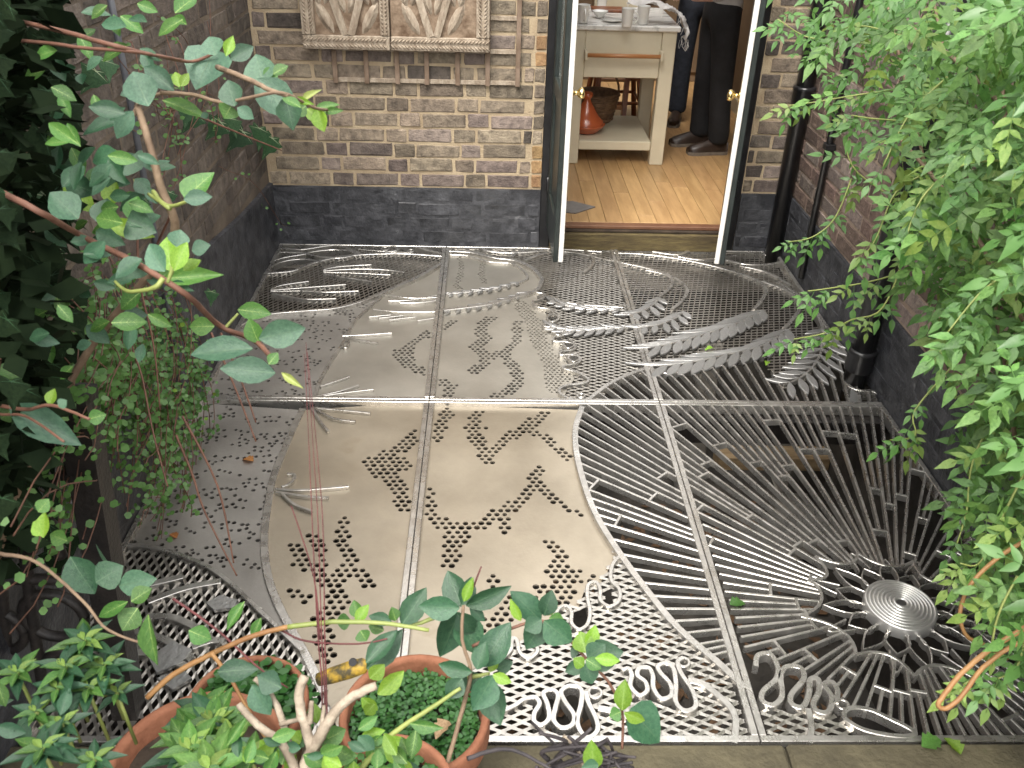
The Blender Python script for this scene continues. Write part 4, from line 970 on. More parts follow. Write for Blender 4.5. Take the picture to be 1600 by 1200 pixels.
for k in range(26):
    s = cl.v[(nn - 1) * 6 + k % 6] if k < 12 else cl.v[random.randrange(nn - 6) * 6]; s = Vector(s) + Vector((random.uniform(-.01, .01), random.uniform(-.01, .01), 0))
    fr.tube([s, s + Vector((random.uniform(-.012, .012), -.012, -.018)), s + Vector((random.uniform(-.018, .018), -.016, -.045))], .0014, 3)
f_ = obj('fringe', fr, M_CLOTH, ct); f_['kind'] = 'stuff'
# shelf: tagine, basket
SZ = .2685; p = on(917, 214, 2, SZ); tg = thing('tagine', 'glossy terracotta tagine pot on the table shelf', 'cooking pot', (p.x, p.y + .12, SZ)); c = (p.x, p.y + .12, SZ)
obj('dish', MB().lathe([(r_ * .84, z_ * .92) for r_, z_ in [(0, .001), (.09, .001), (.10, .01), (.142, .045), (.150, .06), (.146, .066), (.10, .06), (0, .06)]], c, 36), M_TERRA, tg, True)
obj('lid', MB().lathe([(r_ * .84, z_ * .92) for r_, z_ in [(.136, .066), (.132, .085), (.095, .115), (.060, .165), (.034, .205), (.024, .225), (.026, .232), (.038, .240), (.043, .256), (.036, .272), (.018, .280), (0, .282)]], c, 36), M_TERRA, tg, True)
bs = thing('wicker_basket', 'dark wicker basket on the shelf behind the tagine', 'basket', (1.86, 1.60, SZ))
obj('basket_body', MB().lathe([(0, .002), (.10, .002), (.13, .10), (.145, .19), (.135, .19), (.12, .1), (0, .02)], (1.84, 1.56, SZ), 24), M_WICKER, bs, True)
for k in range(7):
    z = SZ + .02 + k * .026; r = .108 + .006 * k
    obj('weave', MB().tube([(1.84 + r * math.cos(q), 1.56 + r * math.sin(q), z + .004 * math.sin(9 * q + k * 3.1)) for q in [2 * math.pi * i / 36 for i in range(37)]], .008, 5, False), M_WICKER, bs, True)
obj('handle', MB().tube([(1.84 + .14 * math.cos(q), 1.56, SZ + .19 + .16 * math.sin(q)) for q in [math.pi * i / 12 for i in range(13)]], .008, 6), M_WICKER, bs, True)
# wooden stool behind the table
sl_ = thing('wooden_stool', 'red brown wooden stool standing behind the table', 'stool', (2.0, 2.1, KF)); sx, sy = 2.02, 2.08
obj('seat', MB().cbox((sx - .17, sy - .17, .70), (sx + .17, sy + .17, .735), .008), M_STOOL, sl_)
for (a, b) in ((-1, -1), (1, -1), (1, 1), (-1, 1)):
    obj('leg', MB().tube([(sx + a * .19, sy + b * .19, KF), (sx + a * .12, sy + b * .12, .70)], [.020, .017], 8), M_STOOL, sl_, True)
for z, k in ((.30, .172), (.46, .152)):
    for (a, b) in (((-1, -1), (1, -1)), ((1, -1), (1, 1)), ((1, 1), (-1, 1)), ((-1, 1), (-1, -1))):
        obj('rung', MB().tube([(sx + a[0] * k, sy + a[1] * k, z), (sx + b[0] * k, sy + b[1] * k, z)], .012, 6), M_STOOL, sl_, True)
sc_ = thing('step_ladder', 'red brown wooden folding steps leaning behind the table shelf', 'steps', (1.95, 1.82, KF))
for xx in (1.86, 2.06):
    obj('side_rail', MB().add([(xx - .016, 1.79, KF), (xx + .016, 1.79, KF), (xx + .016, 1.85, KF), (xx - .016, 1.85, KF), (xx + .03, 1.99, .88), (xx + .062, 1.99, .88), (xx + .062, 2.04, .88), (xx + .03, 2.04, .88)],
        [(3, 2, 1, 0), (4, 5, 6, 7), (0, 1, 5, 4), (1, 2, 6, 5), (2, 3, 7, 6), (3, 0, 4, 7)]), M_STOOL, sc_)
for z in (.27, .45, .63):
    t_ = (z - KF) / .76; y = 1.80 + .2 * t_; xo = .046 * t_
    obj('tread', MB().cbox((1.876 + xo, y, z), (2.044 + xo, y + .09, z + .02), .003), M_BEECH, sc_)
cb_ = thing('kitchen_cabinet', 'brown wooden cabinet with one cream door at the far kitchen wall', 'cabinet', (1.8, 3.5, KF))
obj('carcass', MB().cbox((1.0, 3.42, KF), (2.95, 3.86, 1.9), .004), M_BROWNW, cb_)
for k in range(4):
    xa = 1.02 + k * .48
    obj('cabinet_door', MB().cbox((xa, 3.398, KF + .08), (xa + .46, 3.418, 1.85), .004), M_CREAM if k == 2 else M_BROWNW, cb_)
solo('slate_tile', MB().prism([(1.48, .20), (1.60, .17), (1.72, .275), (1.60, .36), (1.47, .34)], KF + .0005, KF + .006), M_SLATE, 'grey slate offcut on the boards behind the left door', 'tile', (1.6, .27, KF))

# ---- people
def skin_body(name, verts, edges, radii, parent, mats_, matfn, sub=2):
    me = bpy.data.meshes.new(name); me.from_pydata([tuple(v) for v in verts], edges, [])
    tmp = bpy.data.objects.new(name, me); COL.objects.link(tmp)
    md = tmp.modifiers.new('s', 'SKIN'); md.use_smooth_shade = True
    for i, r in enumerate(radii):
        me.skin_vertices[0].data[i].radius = r; me.skin_vertices[0].data[i].use_root = (i == 0)
    sb = tmp.modifiers.new('u', 'SUBSURF'); sb.levels = sub; sb.render_levels = sub
    dg = bpy.context.evaluated_depsgraph_get(); ev = tmp.evaluated_get(dg)
    nm = bpy.data.meshes.new_from_object(ev, depsgraph=dg)
    bpy.data.objects.remove(tmp)
    for x in mats_: nm.materials.append(x)
    for p in nm.polygons: p.material_index = matfn(p.center); p.use_smooth = True
    o = bpy.data.objects.new(name, nm); COL.objects.link(o); o.parent = parent
    nm.transform(Matrix.Translation(-world_loc(parent)))
    return o
def person(x, y, face, label, trous, shirt, stride, sex_h=1.74):
    """standing figure; face = unit vector the person looks along"""
    f = Vector((face[0], face[1], 0)).normalized(); s = Vector((f.y, -f.x, 0))   # s = right side
    B = Vector((x, y, KF)); k = sex_h / 1.74
    t = thing('person', label, 'person', B)
    def P(a, b, z): return B + f * a + s * b + Vector((0, 0, z * k))
    V = [P(0, 0, .93), P(.01, 0, 1.08), P(.0, 0, 1.26), P(0, 0, 1.40), P(.0, 0, 1.48), P(.015, 0, 1.545), P(.03, 0, 1.64), P(.02, 0, 1.71)]
    r = [(.145, .105), (.135, .10), (.155, .11), (.12, .085), (.055, .055), (.06, .07), (.075, .092), (.05, .06)]
    E = [(i, i + 1) for i in range(7)]
    def chain(root, pts):
        pr = root
        for p, q in pts: V.append(p); r.append((q, q)); E.append((pr, len(V) - 1)); pr = len(V) - 1
    for sd in (-1, 1):
        st = stride * sd
        chain(0, [(P(.01, sd * .095, .84), .098), (P(st * .5, sd * .10, .50), .078), (P(st * .72, sd * .10, .36), .074), (P(st - .02, sd * .10, .12), .074), (P(st - .01, sd * .10, .055), .072)])
        chain(3, [(P(0, sd * .17, 1.40), .055), (P(-.02, sd * .22, 1.14), .042), (P(.08, sd * .20, .98), .033), (P(.20, sd * .15, .97), .030), (P(.27, sd * .13, .965), .026)])
    body = skin_body('body', V, E, r, t, [trous, shirt, M_SKIN], lambda c: 2 if c.z > KF + 1.47 * k or (c - (B + Vector((0, 0, c.z - B.z)))).dot(f) > .15 and KF + .9 * k < c.z < KF + 1.1 * k else (1 if c.z > KF + .92 * k else 0))
    h = MB()
    hc = P(.012, 0, 1.66)
    for i in range(7):
        for j in range(14):
            ph = (i / 6) * math.pi * .58; th_ = 2 * math.pi * j / 14
            h.v.append(tuple(hc + Vector((0, 0, .125 * math.cos(ph))) + (f * math.cos(th_) * (.098 if math.cos(th_) < .3 else .085) + s * math.sin(th_) * .086) * math.sin(ph)))
    h.f = [(i * 14 + j, i * 14 + (j + 1) % 14, (i + 1) * 14 + (j + 1) % 14, (i + 1) * 14 + j) for i in range(6) for j in range(14)]; h.mi = [0] * len(h.f)
    obj('hair', h, M_HAIR, t, True)
    for sd in (-1, 1):
        a = P(.10, sd * .035, 1.645); e = MB()
        e.tube([a - f * .012, a - f * .002, a + f * .004], [.012, .011, .003], 8); obj('eye', e, M_CHINA, t, True)
        a = P(.015, sd * .088, 1.635); e = MB().tube([a - s * sd * .01, a, a + s * sd * .012 - f * .006], [.028, .026, .016], 8); obj('ear', e, M_SKIN, t, True)
        hnd = P(.30, sd * .13, .962)
        for q in range(4):
            o = s * (q - 1.5) * .018; l_ = (.062, .074, .070, .054)[q]
            obj('finger', MB().tube([hnd + o - f * .02, hnd + o + f * l_ * .5 + Vector((0, 0, .004)), hnd + o + f * l_ - Vector((0, 0, .014))], [.009, .0085, .006], 6), M_SKIN, t, True)
        obj('thumb', MB().tube([hnd - s * sd * .02 - f * .03, hnd - s * sd * .042 + f * .005, hnd - s * sd * .046 + f * .03], [.011, .010, .007], 6), M_SKIN, t, True)
    a = P(.105, 0, 1.615); obj('nose', MB().tube([a + Vector((0, 0, .035)) - f * .015, a + f * .012, a - f * .01 - Vector((0, 0, .008))], [.008, .014, .010], 8), M_SKIN, t, True)
    a = P(.098, 0, 1.575); obj('mouth', MB().tube([a - s * .024, a + f * .006, a + s * .024], [.003, .006, .003], 6), M_TERRA, t, True)
    for sd in (-1, 1):
        st = stride * sd; sec = [(-.085, .030, .07), (-.06, .038, .085), (-.01, .036, .088), (.05, .040, .078), (.11, .046, .058), (.155, .042, .045), (.182, .026, .030)]
        sh = MB()
        for (a, w, hh) in sec:
            c = P(st + a, sd * .10, 0)
            for q in range(9):
                an = math.pi * q / 8; sh.v.append(tuple(c + s * math.cos(an) * w + Vector((0, 0, .016 + hh * math.sin(an) ** .7))))
        n = 9; sh.f = [(i * n + j, i * n + j + 1, (i + 1) * n + j + 1, (i + 1) * n + j) for i in range(len(sec) - 1) for j in range(n - 1)] + [tuple(range(n)), tuple(range((len(sec) - 1) * n, len(sec) * n))[::-1]]
        sh.mi = [0] * len(sh.f)
        so = obj('shoe', sh, M_SHOE, t, True)
        ol = [P(st + a, sd * .10 + w * 1.08, 0) for a, w, _ in sec] + [P(st + a, sd * .10 - w * 1.08, 0) for a, w, _ in sec[::-1]]
        q = MB().prism([(p.x, p.y) for p in ol], KF + .0005, KF + .022)
        obj('sole', q, M_SOLE, so)
    return t
person(2.57, 1.43, (-1, -.12), 'person in black trousers, grey shirt and brown shoes by the right door leaf', M_TROUS, M_SHIRT, .03)
person(2.60, 2.12, (-.3, -1), 'person in navy jeans further back beyond the table end', M_NAVY, M_NAVY, .04, 1.68)

# ================================================================== POTS, GATE AND SMALL THINGS IN FRONT
def pot(px, py, zr, rad, label, hgt, soil=True):
    c = G(px, py, zr); x, y = c.x, c.y; z0 = zr - hgt
    t = thing('flower_pot', label, 'flower pot', (x, y, z0), 'terracotta pots by the kerb')
    k = rad
    obj('pot_body', MB().lathe([(0, 0), (k * .66, 0), (k * .68, .01), (k * .90, hgt - .075), (k * .91, hgt - .07)], (x, y, z0), 40), M_POTM, t, True)
    obj('pot_rim', MB().lathe([(k * .91, hgt - .075), (k * .985, hgt - .070), (k * 1.0, hgt - .060), (k * 1.0, hgt - .012), (k * .985, hgt - .002), (k * .96, hgt), (k * .90, hgt - .003), (k * .885, hgt - .012), (k * .87, hgt - .09)], (x, y, z0), 48), M_POT, t, True)
    sp_ = MB(); sp_.v.append((x, y, zr - .045)); PR = random.Random(int(px)); n = 28
    for rr in (.45, .88):
        for j in range(n): a = 2 * math.pi * j / n; sp_.v.append((x + k * rr * math.cos(a), y + k * rr * math.sin(a), zr - .055 + PR.uniform(-.006, .006)))
    sp_.f = [(0, 1 + j, 1 + (j + 1) % n) for j in range(n)] + [(1 + j, 1 + n + j, 1 + n + (j + 1) % n, 1 + (j + 1) % n) for j in range(n)]; sp_.mi = [0] * len(sp_.f)
    obj('soil', sp_, M_EARTH, t, True)
    return t, (x, y, zr)
_, PB = pot(648, 1112, .30, .158, 'round terracotta pot full of tiny green leaves behind the other pots', .32)
_, PA = pot(308, 1196, .33, .180, 'large terracotta pot with mossy inner rim at the lower left', .36)
_, PC = pot(385, 1096, .22, .135, 'small terracotta pot of green leaves between the gate and the cut stems', .26)
_, PD = pot(600, 1242, .36, .135, 'terracotta pot at the lower edge in front of the tiny leaved pot', .36)
# leaf meshes --------------------------------------------------------
def leaf_mesh(name, prof, mt, fold=.18, curl=.16, serr=0.0, vein=None):
    """unit leaf along +Y; folded along the midrib and curling down at the tip"""
    n = len(prof); v = []; f = []
    for i, (y, w) in enumerate(prof):
        z = -curl * y * y; w2 = w * .5
        ws = w2 * (1 + (serr if i % 2 else -serr))
        v += [(-ws, y, z + fold * w2), (-ws * .5, y, z + fold * w2 * .36), (0, y, z), (ws * .5, y, z + fold * w2 * .36), (ws, y, z + fold * w2)]
    for i in range(n - 1):
        for k in range(4): f.append((i * 5 + k, i * 5 + k + 1, i * 5 + 6 + k, i * 5 + 5 + k))
    q = MB().add(v, f)
    if vein:
        ys_ = [0, .3, .6, .94]; vv = []
        for y in ys_: w = .012 * (1.15 - y); vv += [(-w, y, -curl * y * y + .010), (w, y, -curl * y * y + .010)]
        q.add(vv, [(2 * i, 2 * i + 1, 2 * i + 3, 2 * i + 2) for i in range(3)], 1)
        # side veins as fine ridges
        for y in (.22, .42, .62):
            for sd in (-1, 1):
                w = sd * .36 * (1 - abs(y - .4)); z0 = -curl * y * y; z1 = -curl * (y + .2) ** 2 + fold * abs(w) * .8
                q.add([(0, y - .004, z0 + .008), (0, y + .005, z0 + .008), (w, y + .20, z1 + .008)], [(0, 1, 2) if sd < 0 else (0, 2, 1)], 1)
    me = q.mesh(name, True); me.materials.append(mt)
    if vein: me.materials.append(vein)
    return me
P_OVAL = [(0, .06), (.1, .42), (.28, .86), (.46, 1.0), (.66, .86), (.84, .48), (.95, .18), (1.0, .02)]
P_HEART = [(0, .10), (.06, .66), (.2, 1.0), (.38, 1.0), (.58, .82), (.78, .5), (.92, .2), (1.0, .02)]
P_LANCE = [(0, .05), (.14, .5), (.34, .95), (.5, 1.0), (.68, .74), (.84, .38), (1.0, .02)]
LEAFS = {}
V_PALE = mat('vein_pale', (0.055, 0.12, 0.062), (0.085, 0.16, 0.085), rough=0.5, scale=20)
V_LIME = mat('vein_lime', (0.24, 0.37, 0.09), (0.30, 0.42, 0.13), rough=0.5, scale=20)
VEIN = {'leaf_dark': V_PALE, 'leaf_bluegreen': V_PALE, 'leaf_mid': V_LIME, 'leaf_lime': V_LIME, 'leaf_jasmine_young': V_LIME, 'leaf_jasmine': V_LIME}
def LM(shape, mt):
    k = (shape, mt.name)
    if k not in LEAFS:
        LEAFS[k] = leaf_mesh('leaf', {'o': P_OVAL, 'h': P_HEART, 'l': P_LANCE}[shape], mt, fold=.22 if shape != 'l' else .3, curl=.14, vein=VEIN.get(mt.name, None))
    return LEAFS[k]
def put_leaf(par, me, base, tip, wd, nrm=None, name='leaf'):
    y = tip - base; L_ = y.length
    if L_ < 1e-5: return None
    y = y / L_
    nrm = nrm or Vector((random.uniform(-.4, .4), -.78 + random.uniform(-.3, .3), .62 + random.uniform(-.2, .25)))
    z = nrm - y * nrm.dot(y)
    if z.length < 1e-3: z = Vector((0, 0, 1)) - y * y.z
    z.normalize(); x = y.cross(z)
    mw = Matrix((x * wd, y * L_, z * L_)).transposed().to_4x4(); mw.translation = base
    return inst(name, me, par, mw)
def traced(par, lst, depth, mats=None, spread=.10):
    """leaves read off the photograph: (base px, tip px, width px, shape, material), each at its own distance"""
    for (bx, by, tx, ty, w, sh, mt) in lst:
        d0 = depth(bx, by) if callable(depth) else depth
        d0 += random.uniform(-spread, spread); L_ = math.hypot(tx - bx, ty - by) * d0 / F_PX
        put_leaf(par, LM(sh, mt), W(bx, by, d0), W(tx, ty, d0 + random.uniform(-.35, .2) * L_), w * d0 / F_PX * 1.22)
def stem(par, pxs, depth, r, mt, name='stem', k=5, n=6):
    pts = [W(p[0], p[1], p[2] if len(p) > 2 else (depth(p[0], p[1]) if callable(depth) else depth)) for p in pxs]
    pts = smooth2(pts, k)
    rr = [r * (1 - .45 * i / len(pts)) for i in range(len(pts))] if not isinstance(r, (list, tuple)) else [r[0] + (r[1] - r[0]) * i / (len(pts) - 1) for i in range(len(pts))]
    pts = [p + Vector((random.uniform(-.12, .12), random.uniform(-.12, .12), random.uniform(-.12, .12))) * r_ for p, r_ in zip(pts, rr)]
    obj(name, MB().tube(pts, rr, n), mt, par, True); return pts

# ---- iron gate at the left
gt = thing('iron_gate', 'black wrought iron gate with scroll rings at the lower left', 'gate', (.1, -3.02, 0))
YG = -2.98
def gp(px, py, y=YG): return on(px, py, 1, y)
def gtube(name, pts, r, n=8, sm=True): obj(name, MB().tube(smooth2(pts, 5) if sm else pts, r, n), M_IRON, gt, True)
p0, p1 = gp(213, 1180), gp(118, 610)
d = (p1 - p0).normalized(); n_ = d.cross(Vector((0, 1, 0))).normalized()
pm = MB(); w = .030
q = [p0 + n_ * w + Vector((0, w, 0)), p0 - n_ * w + Vector((0, w, 0)), p0 - n_ * w - Vector((0, w, 0)), p0 + n_ * w - Vector((0, w, 0))]
pm.add(q + [v + (p1 - p0) for v in q], [(3, 2, 1, 0), (4, 5, 6, 7), (0, 1, 5, 4), (1, 2, 6, 5), (2, 3, 7, 6), (3, 0, 4, 7)])
obj('gate_post', pm, M_IRON, gt)
gtube('gate_bar', [gp(72, 1110), gp(40, 870), gp(22, 620)], .014); gtube('gate_bar', [gp(18, 1120), gp(2, 900), gp(-20, 600)], .014)
def ringg(px, py, rpx, r=.0125):
    c = gp(px, py); sc_ = rpx * (c - CAM).dot(RF) / F_PX
    pts = [c + Vector((sc_ * math.cos(a), 0, sc_ * math.sin(a))) for a in [2 * math.pi * i / 20 for i in range(21)]]
    obj('scroll_ring', MB().tube(pts, r, 8, False), M_IRON, gt, True)
ringg(84, 962, 47); ringg(-10, 985, 47)
gtube('scroll', [gp(48, 860), gp(44, 800), gp(52, 745), gp(80, 712), gp(108, 715), gp(120, 740)], .018)
gtube('scroll', [gp(96, 870), gp(80, 830), gp(78, 780), gp(90, 750), gp(104, 742), gp(118, 748)], .014)
gtube('scroll', [gp(150, 1080), gp(120, 1030), gp(100, 1015), gp(72, 1030)], .014)
gtube('cross_rail', [gp(-40, 905), gp(60, 905), gp(160, 905)], .013); gtube('cross_rail', [gp(-40, 1150), gp(80, 1150), gp(208, 1150)], .016); gtube('cross_rail', [gp(-60, 690), gp(40, 690), gp(130, 690)], .014)

# ---- left: shrub with large oval leaves
def dL(px, py): return 1.32 + .10 * math.sin(px * .021 + py * .013)
SH = thing('leafy_shrub', 'shrub with large oval blue green and lime leaves reaching over the left side', 'shrub', (.30, -3.35, 0))
B_, K_, M_, I_ = L_BLUE, L_DARK, L_MID, L_LIME
LS = [(337, 78, 303, 134, 62, 'h', B_), (337, 86, 325, 56, 32, 'o', B_), (353, 88, 364, 54, 15, 'l', I_), (360, 93, 396, 71, 23, 'o', B_), (411, 128, 398, 82, 42, 'h', B_), (413, 126, 434, 108, 22, 'o', M_), (400, 124, 461, 182, 46, 'o', B_), (446, 150, 458, 203, 33, 'l', K_), (427, 116, 449, 101, 17, 'o', M_),
 (280, 136, 273, 111, 15, 'o', I_), (283, 135, 294, 114, 13, 'o', I_), (232, 166, 206, 108, 44, 'o', B_), (272, 142, 222, 99, 27, 'o', B_), (254, 157, 323, 180, 20, 'o', M_), (367, 166, 354, 124, 33, 'o', B_), (361, 166, 350, 185, 27, 'h', M_), (371, 168, 396, 185, 18, 'o', B_), (318, 175, 322, 186, 12, 'o', B_),
 (196, 178, 136, 164, 24, 'o', K_), (204, 185, 124, 204, 26, 'o', K_), (122, 225, 70, 188, 20, 'o', M_), (126, 229, 101, 190, 17, 'o', M_), (110, 222, 66, 222, 14, 'o', M_), (148, 331, 97, 289, 27, 'o', I_), (170, 321, 179, 284, 29, 'o', I_), (228, 308, 182, 326, 27, 'o', B_), (168, 348, 239, 369, 25, 'o', I_),
 (160, 352, 165, 308, 36, 'o', K_), (198, 346, 241, 362, 42, 'h', K_), (150, 361, 191, 381, 26, 'o', B_), (150, 302, 94, 279, 32, 'o', K_), (122, 342, 78, 298, 42, 'o', K_), (290, 311, 331, 266, 37, 'h', M_), (287, 312, 330, 306, 22, 'o', B_), (233, 303, 210, 277, 22, 'o', B_), (228, 300, 207, 278, 8, 'l', S_GREEN), (200, 250, 220, 262, 40, 'o', K_), (185, 240, 140, 250, 30, 'o', K_), (180, 265, 215, 240, 26, 'o', B_),
 (268, 424, 257, 369, 35, 'o', I_), (272, 423, 291, 378, 23, 'o', I_), (287, 423, 312, 404, 22, 'o', I_), (254, 436, 344, 427, 26, 'l', M_), (264, 444, 301, 453, 16, 'l', K_), (222, 405, 177, 431, 28, 'o', B_), (258, 424, 229, 379, 31, 'o', B_), (276, 386, 282, 358, 28, 'o', B_), (300, 392, 326, 382, 22, 'o', B_), (215, 430, 165, 440, 18, 'o', K_), (240, 420, 190, 425, 22, 'o', B_),
 (395, 545, 294, 549, 36, 'o', B_), (430, 583, 344, 574, 36, 'o', B_), (372, 484, 421, 489, 24, 'o', M_), (405, 536, 387, 499, 27, 'o', M_), (405, 529, 477, 513, 38, 'o', B_), (335, 510, 294, 510, 25, 'o', M_), (420, 569, 434, 551, 16, 'o', M_), (440, 582, 472, 606, 10, 'l', S_GREEN), (425, 525, 440, 530, 14, 'o', L_DEAD),
 (15, 634, 121, 693, 42, 'o', B_), (78, 633, 83, 607, 19, 'o', I_), (35, 591, -4, 570, 26, 'o', M_), (30, 600, 0, 612, 24, 'o', M_), (20, 640, 0, 655, 26, 'o', M_), (138, 655, 164, 648, 21, 'o', M_), (92, 636, 103, 625, 16, 'o', B_), (72, 835, 50, 815, 22, 'o', I_), (68, 840, 66, 800, 24, 'o', I_), (60, 800, 75, 780, 20, 'o', M_), (105, 845, 76, 835, 22, 'o', M_),
 (150, 850, 190, 915, 0.1, 'o', K_), (110, 870, 145, 930, 46, 'o', K_), (150, 910, 190, 885, 40, 'o', K_), (186, 915, 240, 905, 34, 'o', B_), (200, 940, 150, 965, 18, 'o', M_), (215, 950, 190, 985, 34, 'o', M_), (205, 940, 235, 918, 26, 'o', M_), (232, 960, 240, 1045, 26, 'l', M_), (382, 940, 352, 985, 16, 'l', M_), (408, 965, 392, 1000, 14, 'l', M_), (295, 985, 330, 1000, 26, 'o', M_)]
traced(SH, LS, dL)
stem(SH, [(-40, 1000, 1.5), (30, 760, 1.6), (130, 560, 1.62), (225, 440, 1.5), (273, 362, 1.37), (250, 290, 1.33), (235, 230, 1.31), (215, 165, 1.3)], 1.3, (.009, .005), S_BROWN)
stem(SH, [(215, 165), (232, 152), (252, 146)], dL, .004, S_BROWN); stem(SH, [(215, 168), (205, 185), (195, 185)], dL, .004, S_BROWN)
stem(SH, [(-30, 285), (60, 330), (130, 370), (210, 410), (290, 460), (345, 510), (395, 530), (425, 560)], dL, (.0052, .004), S_RED)
stem(SH, [(255, 435), (240, 450), (200, 455), (180, 440)], dL, .004, S_GREEN); stem(SH, [(273, 405), (268, 425), (262, 442)], dL, .004, S_GREEN)
stem(SH, [(-40, 20, 1.5), (60, 40, 1.42), (120, 55), (180, 72), (250, 88), (300, 96), (337, 82)], dL, .0042, S_RED); stem(SH, [(-40, 60, 1.5), (60, 66, 1.4), (130, 75), (200, 80), (290, 95)], dL, .0035, S_RED)
stem(SH, [(240, 300), (262, 322), (300, 312)], dL, .004, S_GREEN); stem(SH, [(265, 325), (232, 303)], dL, .004, S_GREEN)
stem(SH, [(250, 145), (300, 148), (345, 160), (380, 155), (440, 145), (490, 168), (522, 172)], dL, .0036, S_BROWN); stem(SH, [(340, 105), (390, 125), (420, 140), (450, 150)], dL, .0045, S_BROWN)
stem(SH, [(350, 515), (372, 490)], dL, .003, S_GREEN); stem(SH, [(-20, 630), (40, 640), (80, 633), (140, 655)], dL, .0035, S_RED); stem(SH, [(0, 865), (60, 880), (130, 940), (170, 985), (240, 1010)], 1.25, .003, S_BROWN)
stem(SH, [(0, 560), (-10, 640), (40, 650), (100, 690)], dL, .003, S_RED)
for (a, b) in (((478, 168), (440, 190)),): pass
traced(SH, [(455, 155, 490, 162, 10, 'l', I_), (470, 168, 440, 150, 14, 'o', M_), (480, 170, 500, 190, 18, 'o', I_), (490, 172, 530, 160, 12, 'o', M_), (495, 170, 505, 205, 22, 'o', I_), (470, 160, 500, 138, 10, 'l', S_GREEN), (478, 165, 460, 180, 20, 'o', M_), (505, 175, 535, 172, 10, 'o', M_)], dL)
# smaller leaves of the same shrub, filling between the branches, darker towards the wall
rf = random.Random(31)
def fill(par, polys, n, dr, size, mats_, shp='o', asp=.5, rnd=rf, droop=.3, name='leaf'):
    c = 0
    for _ in range(n * 20):
        if c >= n: break
        pl_ = rnd.choice(polys); xs = [p[0] for p in pl_]; ys_ = [p[1] for p in pl_]
        x, y = rnd.uniform(min(xs), max(xs)), rnd.uniform(min(ys_), max(ys_))
        if not inpoly(x, y, pl_): continue
        d_ = rnd.uniform(*dr); p = W(x, y, d_)
        if p.x < .03 or p.x > 2.67 or p.z < .02: continue
        l_ = rnd.uniform(*size); a = rnd.uniform(0, 6.283)
        dv = Vector((math.cos(a), .5 * math.sin(a), math.sin(a) * .6 - droop)).normalized()
        put_leaf(par, LM(shp, rnd.choice(mats_)), p, p + dv * l_, l_ * asp * rnd.uniform(.85, 1.15)); c += 1
fill(SH, [[(130, 0), (330, 0), (300, 60), (180, 100), (120, 60)], [(60, 60), (200, 100), (220, 260), (90, 260)], [(90, 230), (240, 230), (250, 300), (160, 420), (60, 360)], [(90, 420), (250, 440), (230, 560), (60, 640), (40, 500)]], 95, (1.25, 1.6), (.03, .055), [B_, K_, M_, M_, K_], asp=.55)

# ---- ivy, with an added near-black evergreen mass to darken the far left
IVY = thing('ivy', 'dark ivy with pale veined lobed leaves climbing over the left wall', 'ivy', (.03, -2.4, .2))
def ivy_mesh(mt):
    o = [(0, 0), (.10, -.10), (.30, -.16), (.34, .02), (.58, .10), (.40, .30), (.34, .46), (.16, .60), (0, 1.0)]
    pts = o + [(-x, y) for x, y in o[-2:0:-1]]
    v = [(x, y, .10 * abs(x) - .12 * y * y) for x, y in pts] + [(0, .25, .03)]; n = len(pts)
    q = MB().add(v, [(i, (i + 1) % n, n) for i in range(n)], 0)
    for (tx, ty) in ((0, .95), (.5, .12), (-.5, .12), (.28, -.1), (-.28, -.1)):   # pale veins as fine ridges
        a = Vector((0, .02, .012)); b = Vector((tx, ty, .10 * abs(tx) - .12 * ty * ty + .012)); s_ = Vector((-(b - a).y, (b - a).x, 0)).normalized() * .016
        m_ = (a + b) / 2 + Vector((0, 0, .012))
        q.add([a - s_, a + s_, m_ + s_ * .6, b, m_ - s_ * .6], [(0, 4, 2, 1), (4, 3, 2)], 1)
    me = q.mesh('ivy_leaf'); me.materials.append(mt); me.materials.append(S_IVYV); return me
S_IVYV = mat('ivy_vein', (0.20, 0.26, 0.15), (0.28, 0.33, 0.2), rough=0.6, scale=20)
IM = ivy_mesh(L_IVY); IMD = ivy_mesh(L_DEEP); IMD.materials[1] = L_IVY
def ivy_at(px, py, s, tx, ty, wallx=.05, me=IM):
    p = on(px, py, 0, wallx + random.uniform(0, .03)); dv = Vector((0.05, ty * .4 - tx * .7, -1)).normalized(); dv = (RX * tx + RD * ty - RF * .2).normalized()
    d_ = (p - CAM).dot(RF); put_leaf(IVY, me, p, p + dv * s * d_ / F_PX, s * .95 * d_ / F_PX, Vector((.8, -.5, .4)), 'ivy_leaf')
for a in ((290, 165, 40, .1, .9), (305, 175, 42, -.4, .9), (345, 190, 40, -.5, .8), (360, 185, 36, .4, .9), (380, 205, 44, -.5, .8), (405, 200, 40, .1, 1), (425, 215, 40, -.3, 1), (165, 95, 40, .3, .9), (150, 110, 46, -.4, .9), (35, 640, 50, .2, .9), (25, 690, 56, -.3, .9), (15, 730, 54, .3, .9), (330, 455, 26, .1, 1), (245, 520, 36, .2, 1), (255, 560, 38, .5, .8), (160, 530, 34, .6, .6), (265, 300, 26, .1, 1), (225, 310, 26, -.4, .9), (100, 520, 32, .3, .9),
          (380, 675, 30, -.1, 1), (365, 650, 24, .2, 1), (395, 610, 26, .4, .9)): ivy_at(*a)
stem(IVY, [on_ for on_ in ((260, 160, 2.75), (330, 190, 2.8), (390, 215, 2.95), (440, 235, 3.1))], 2.8, .004, S_RED)
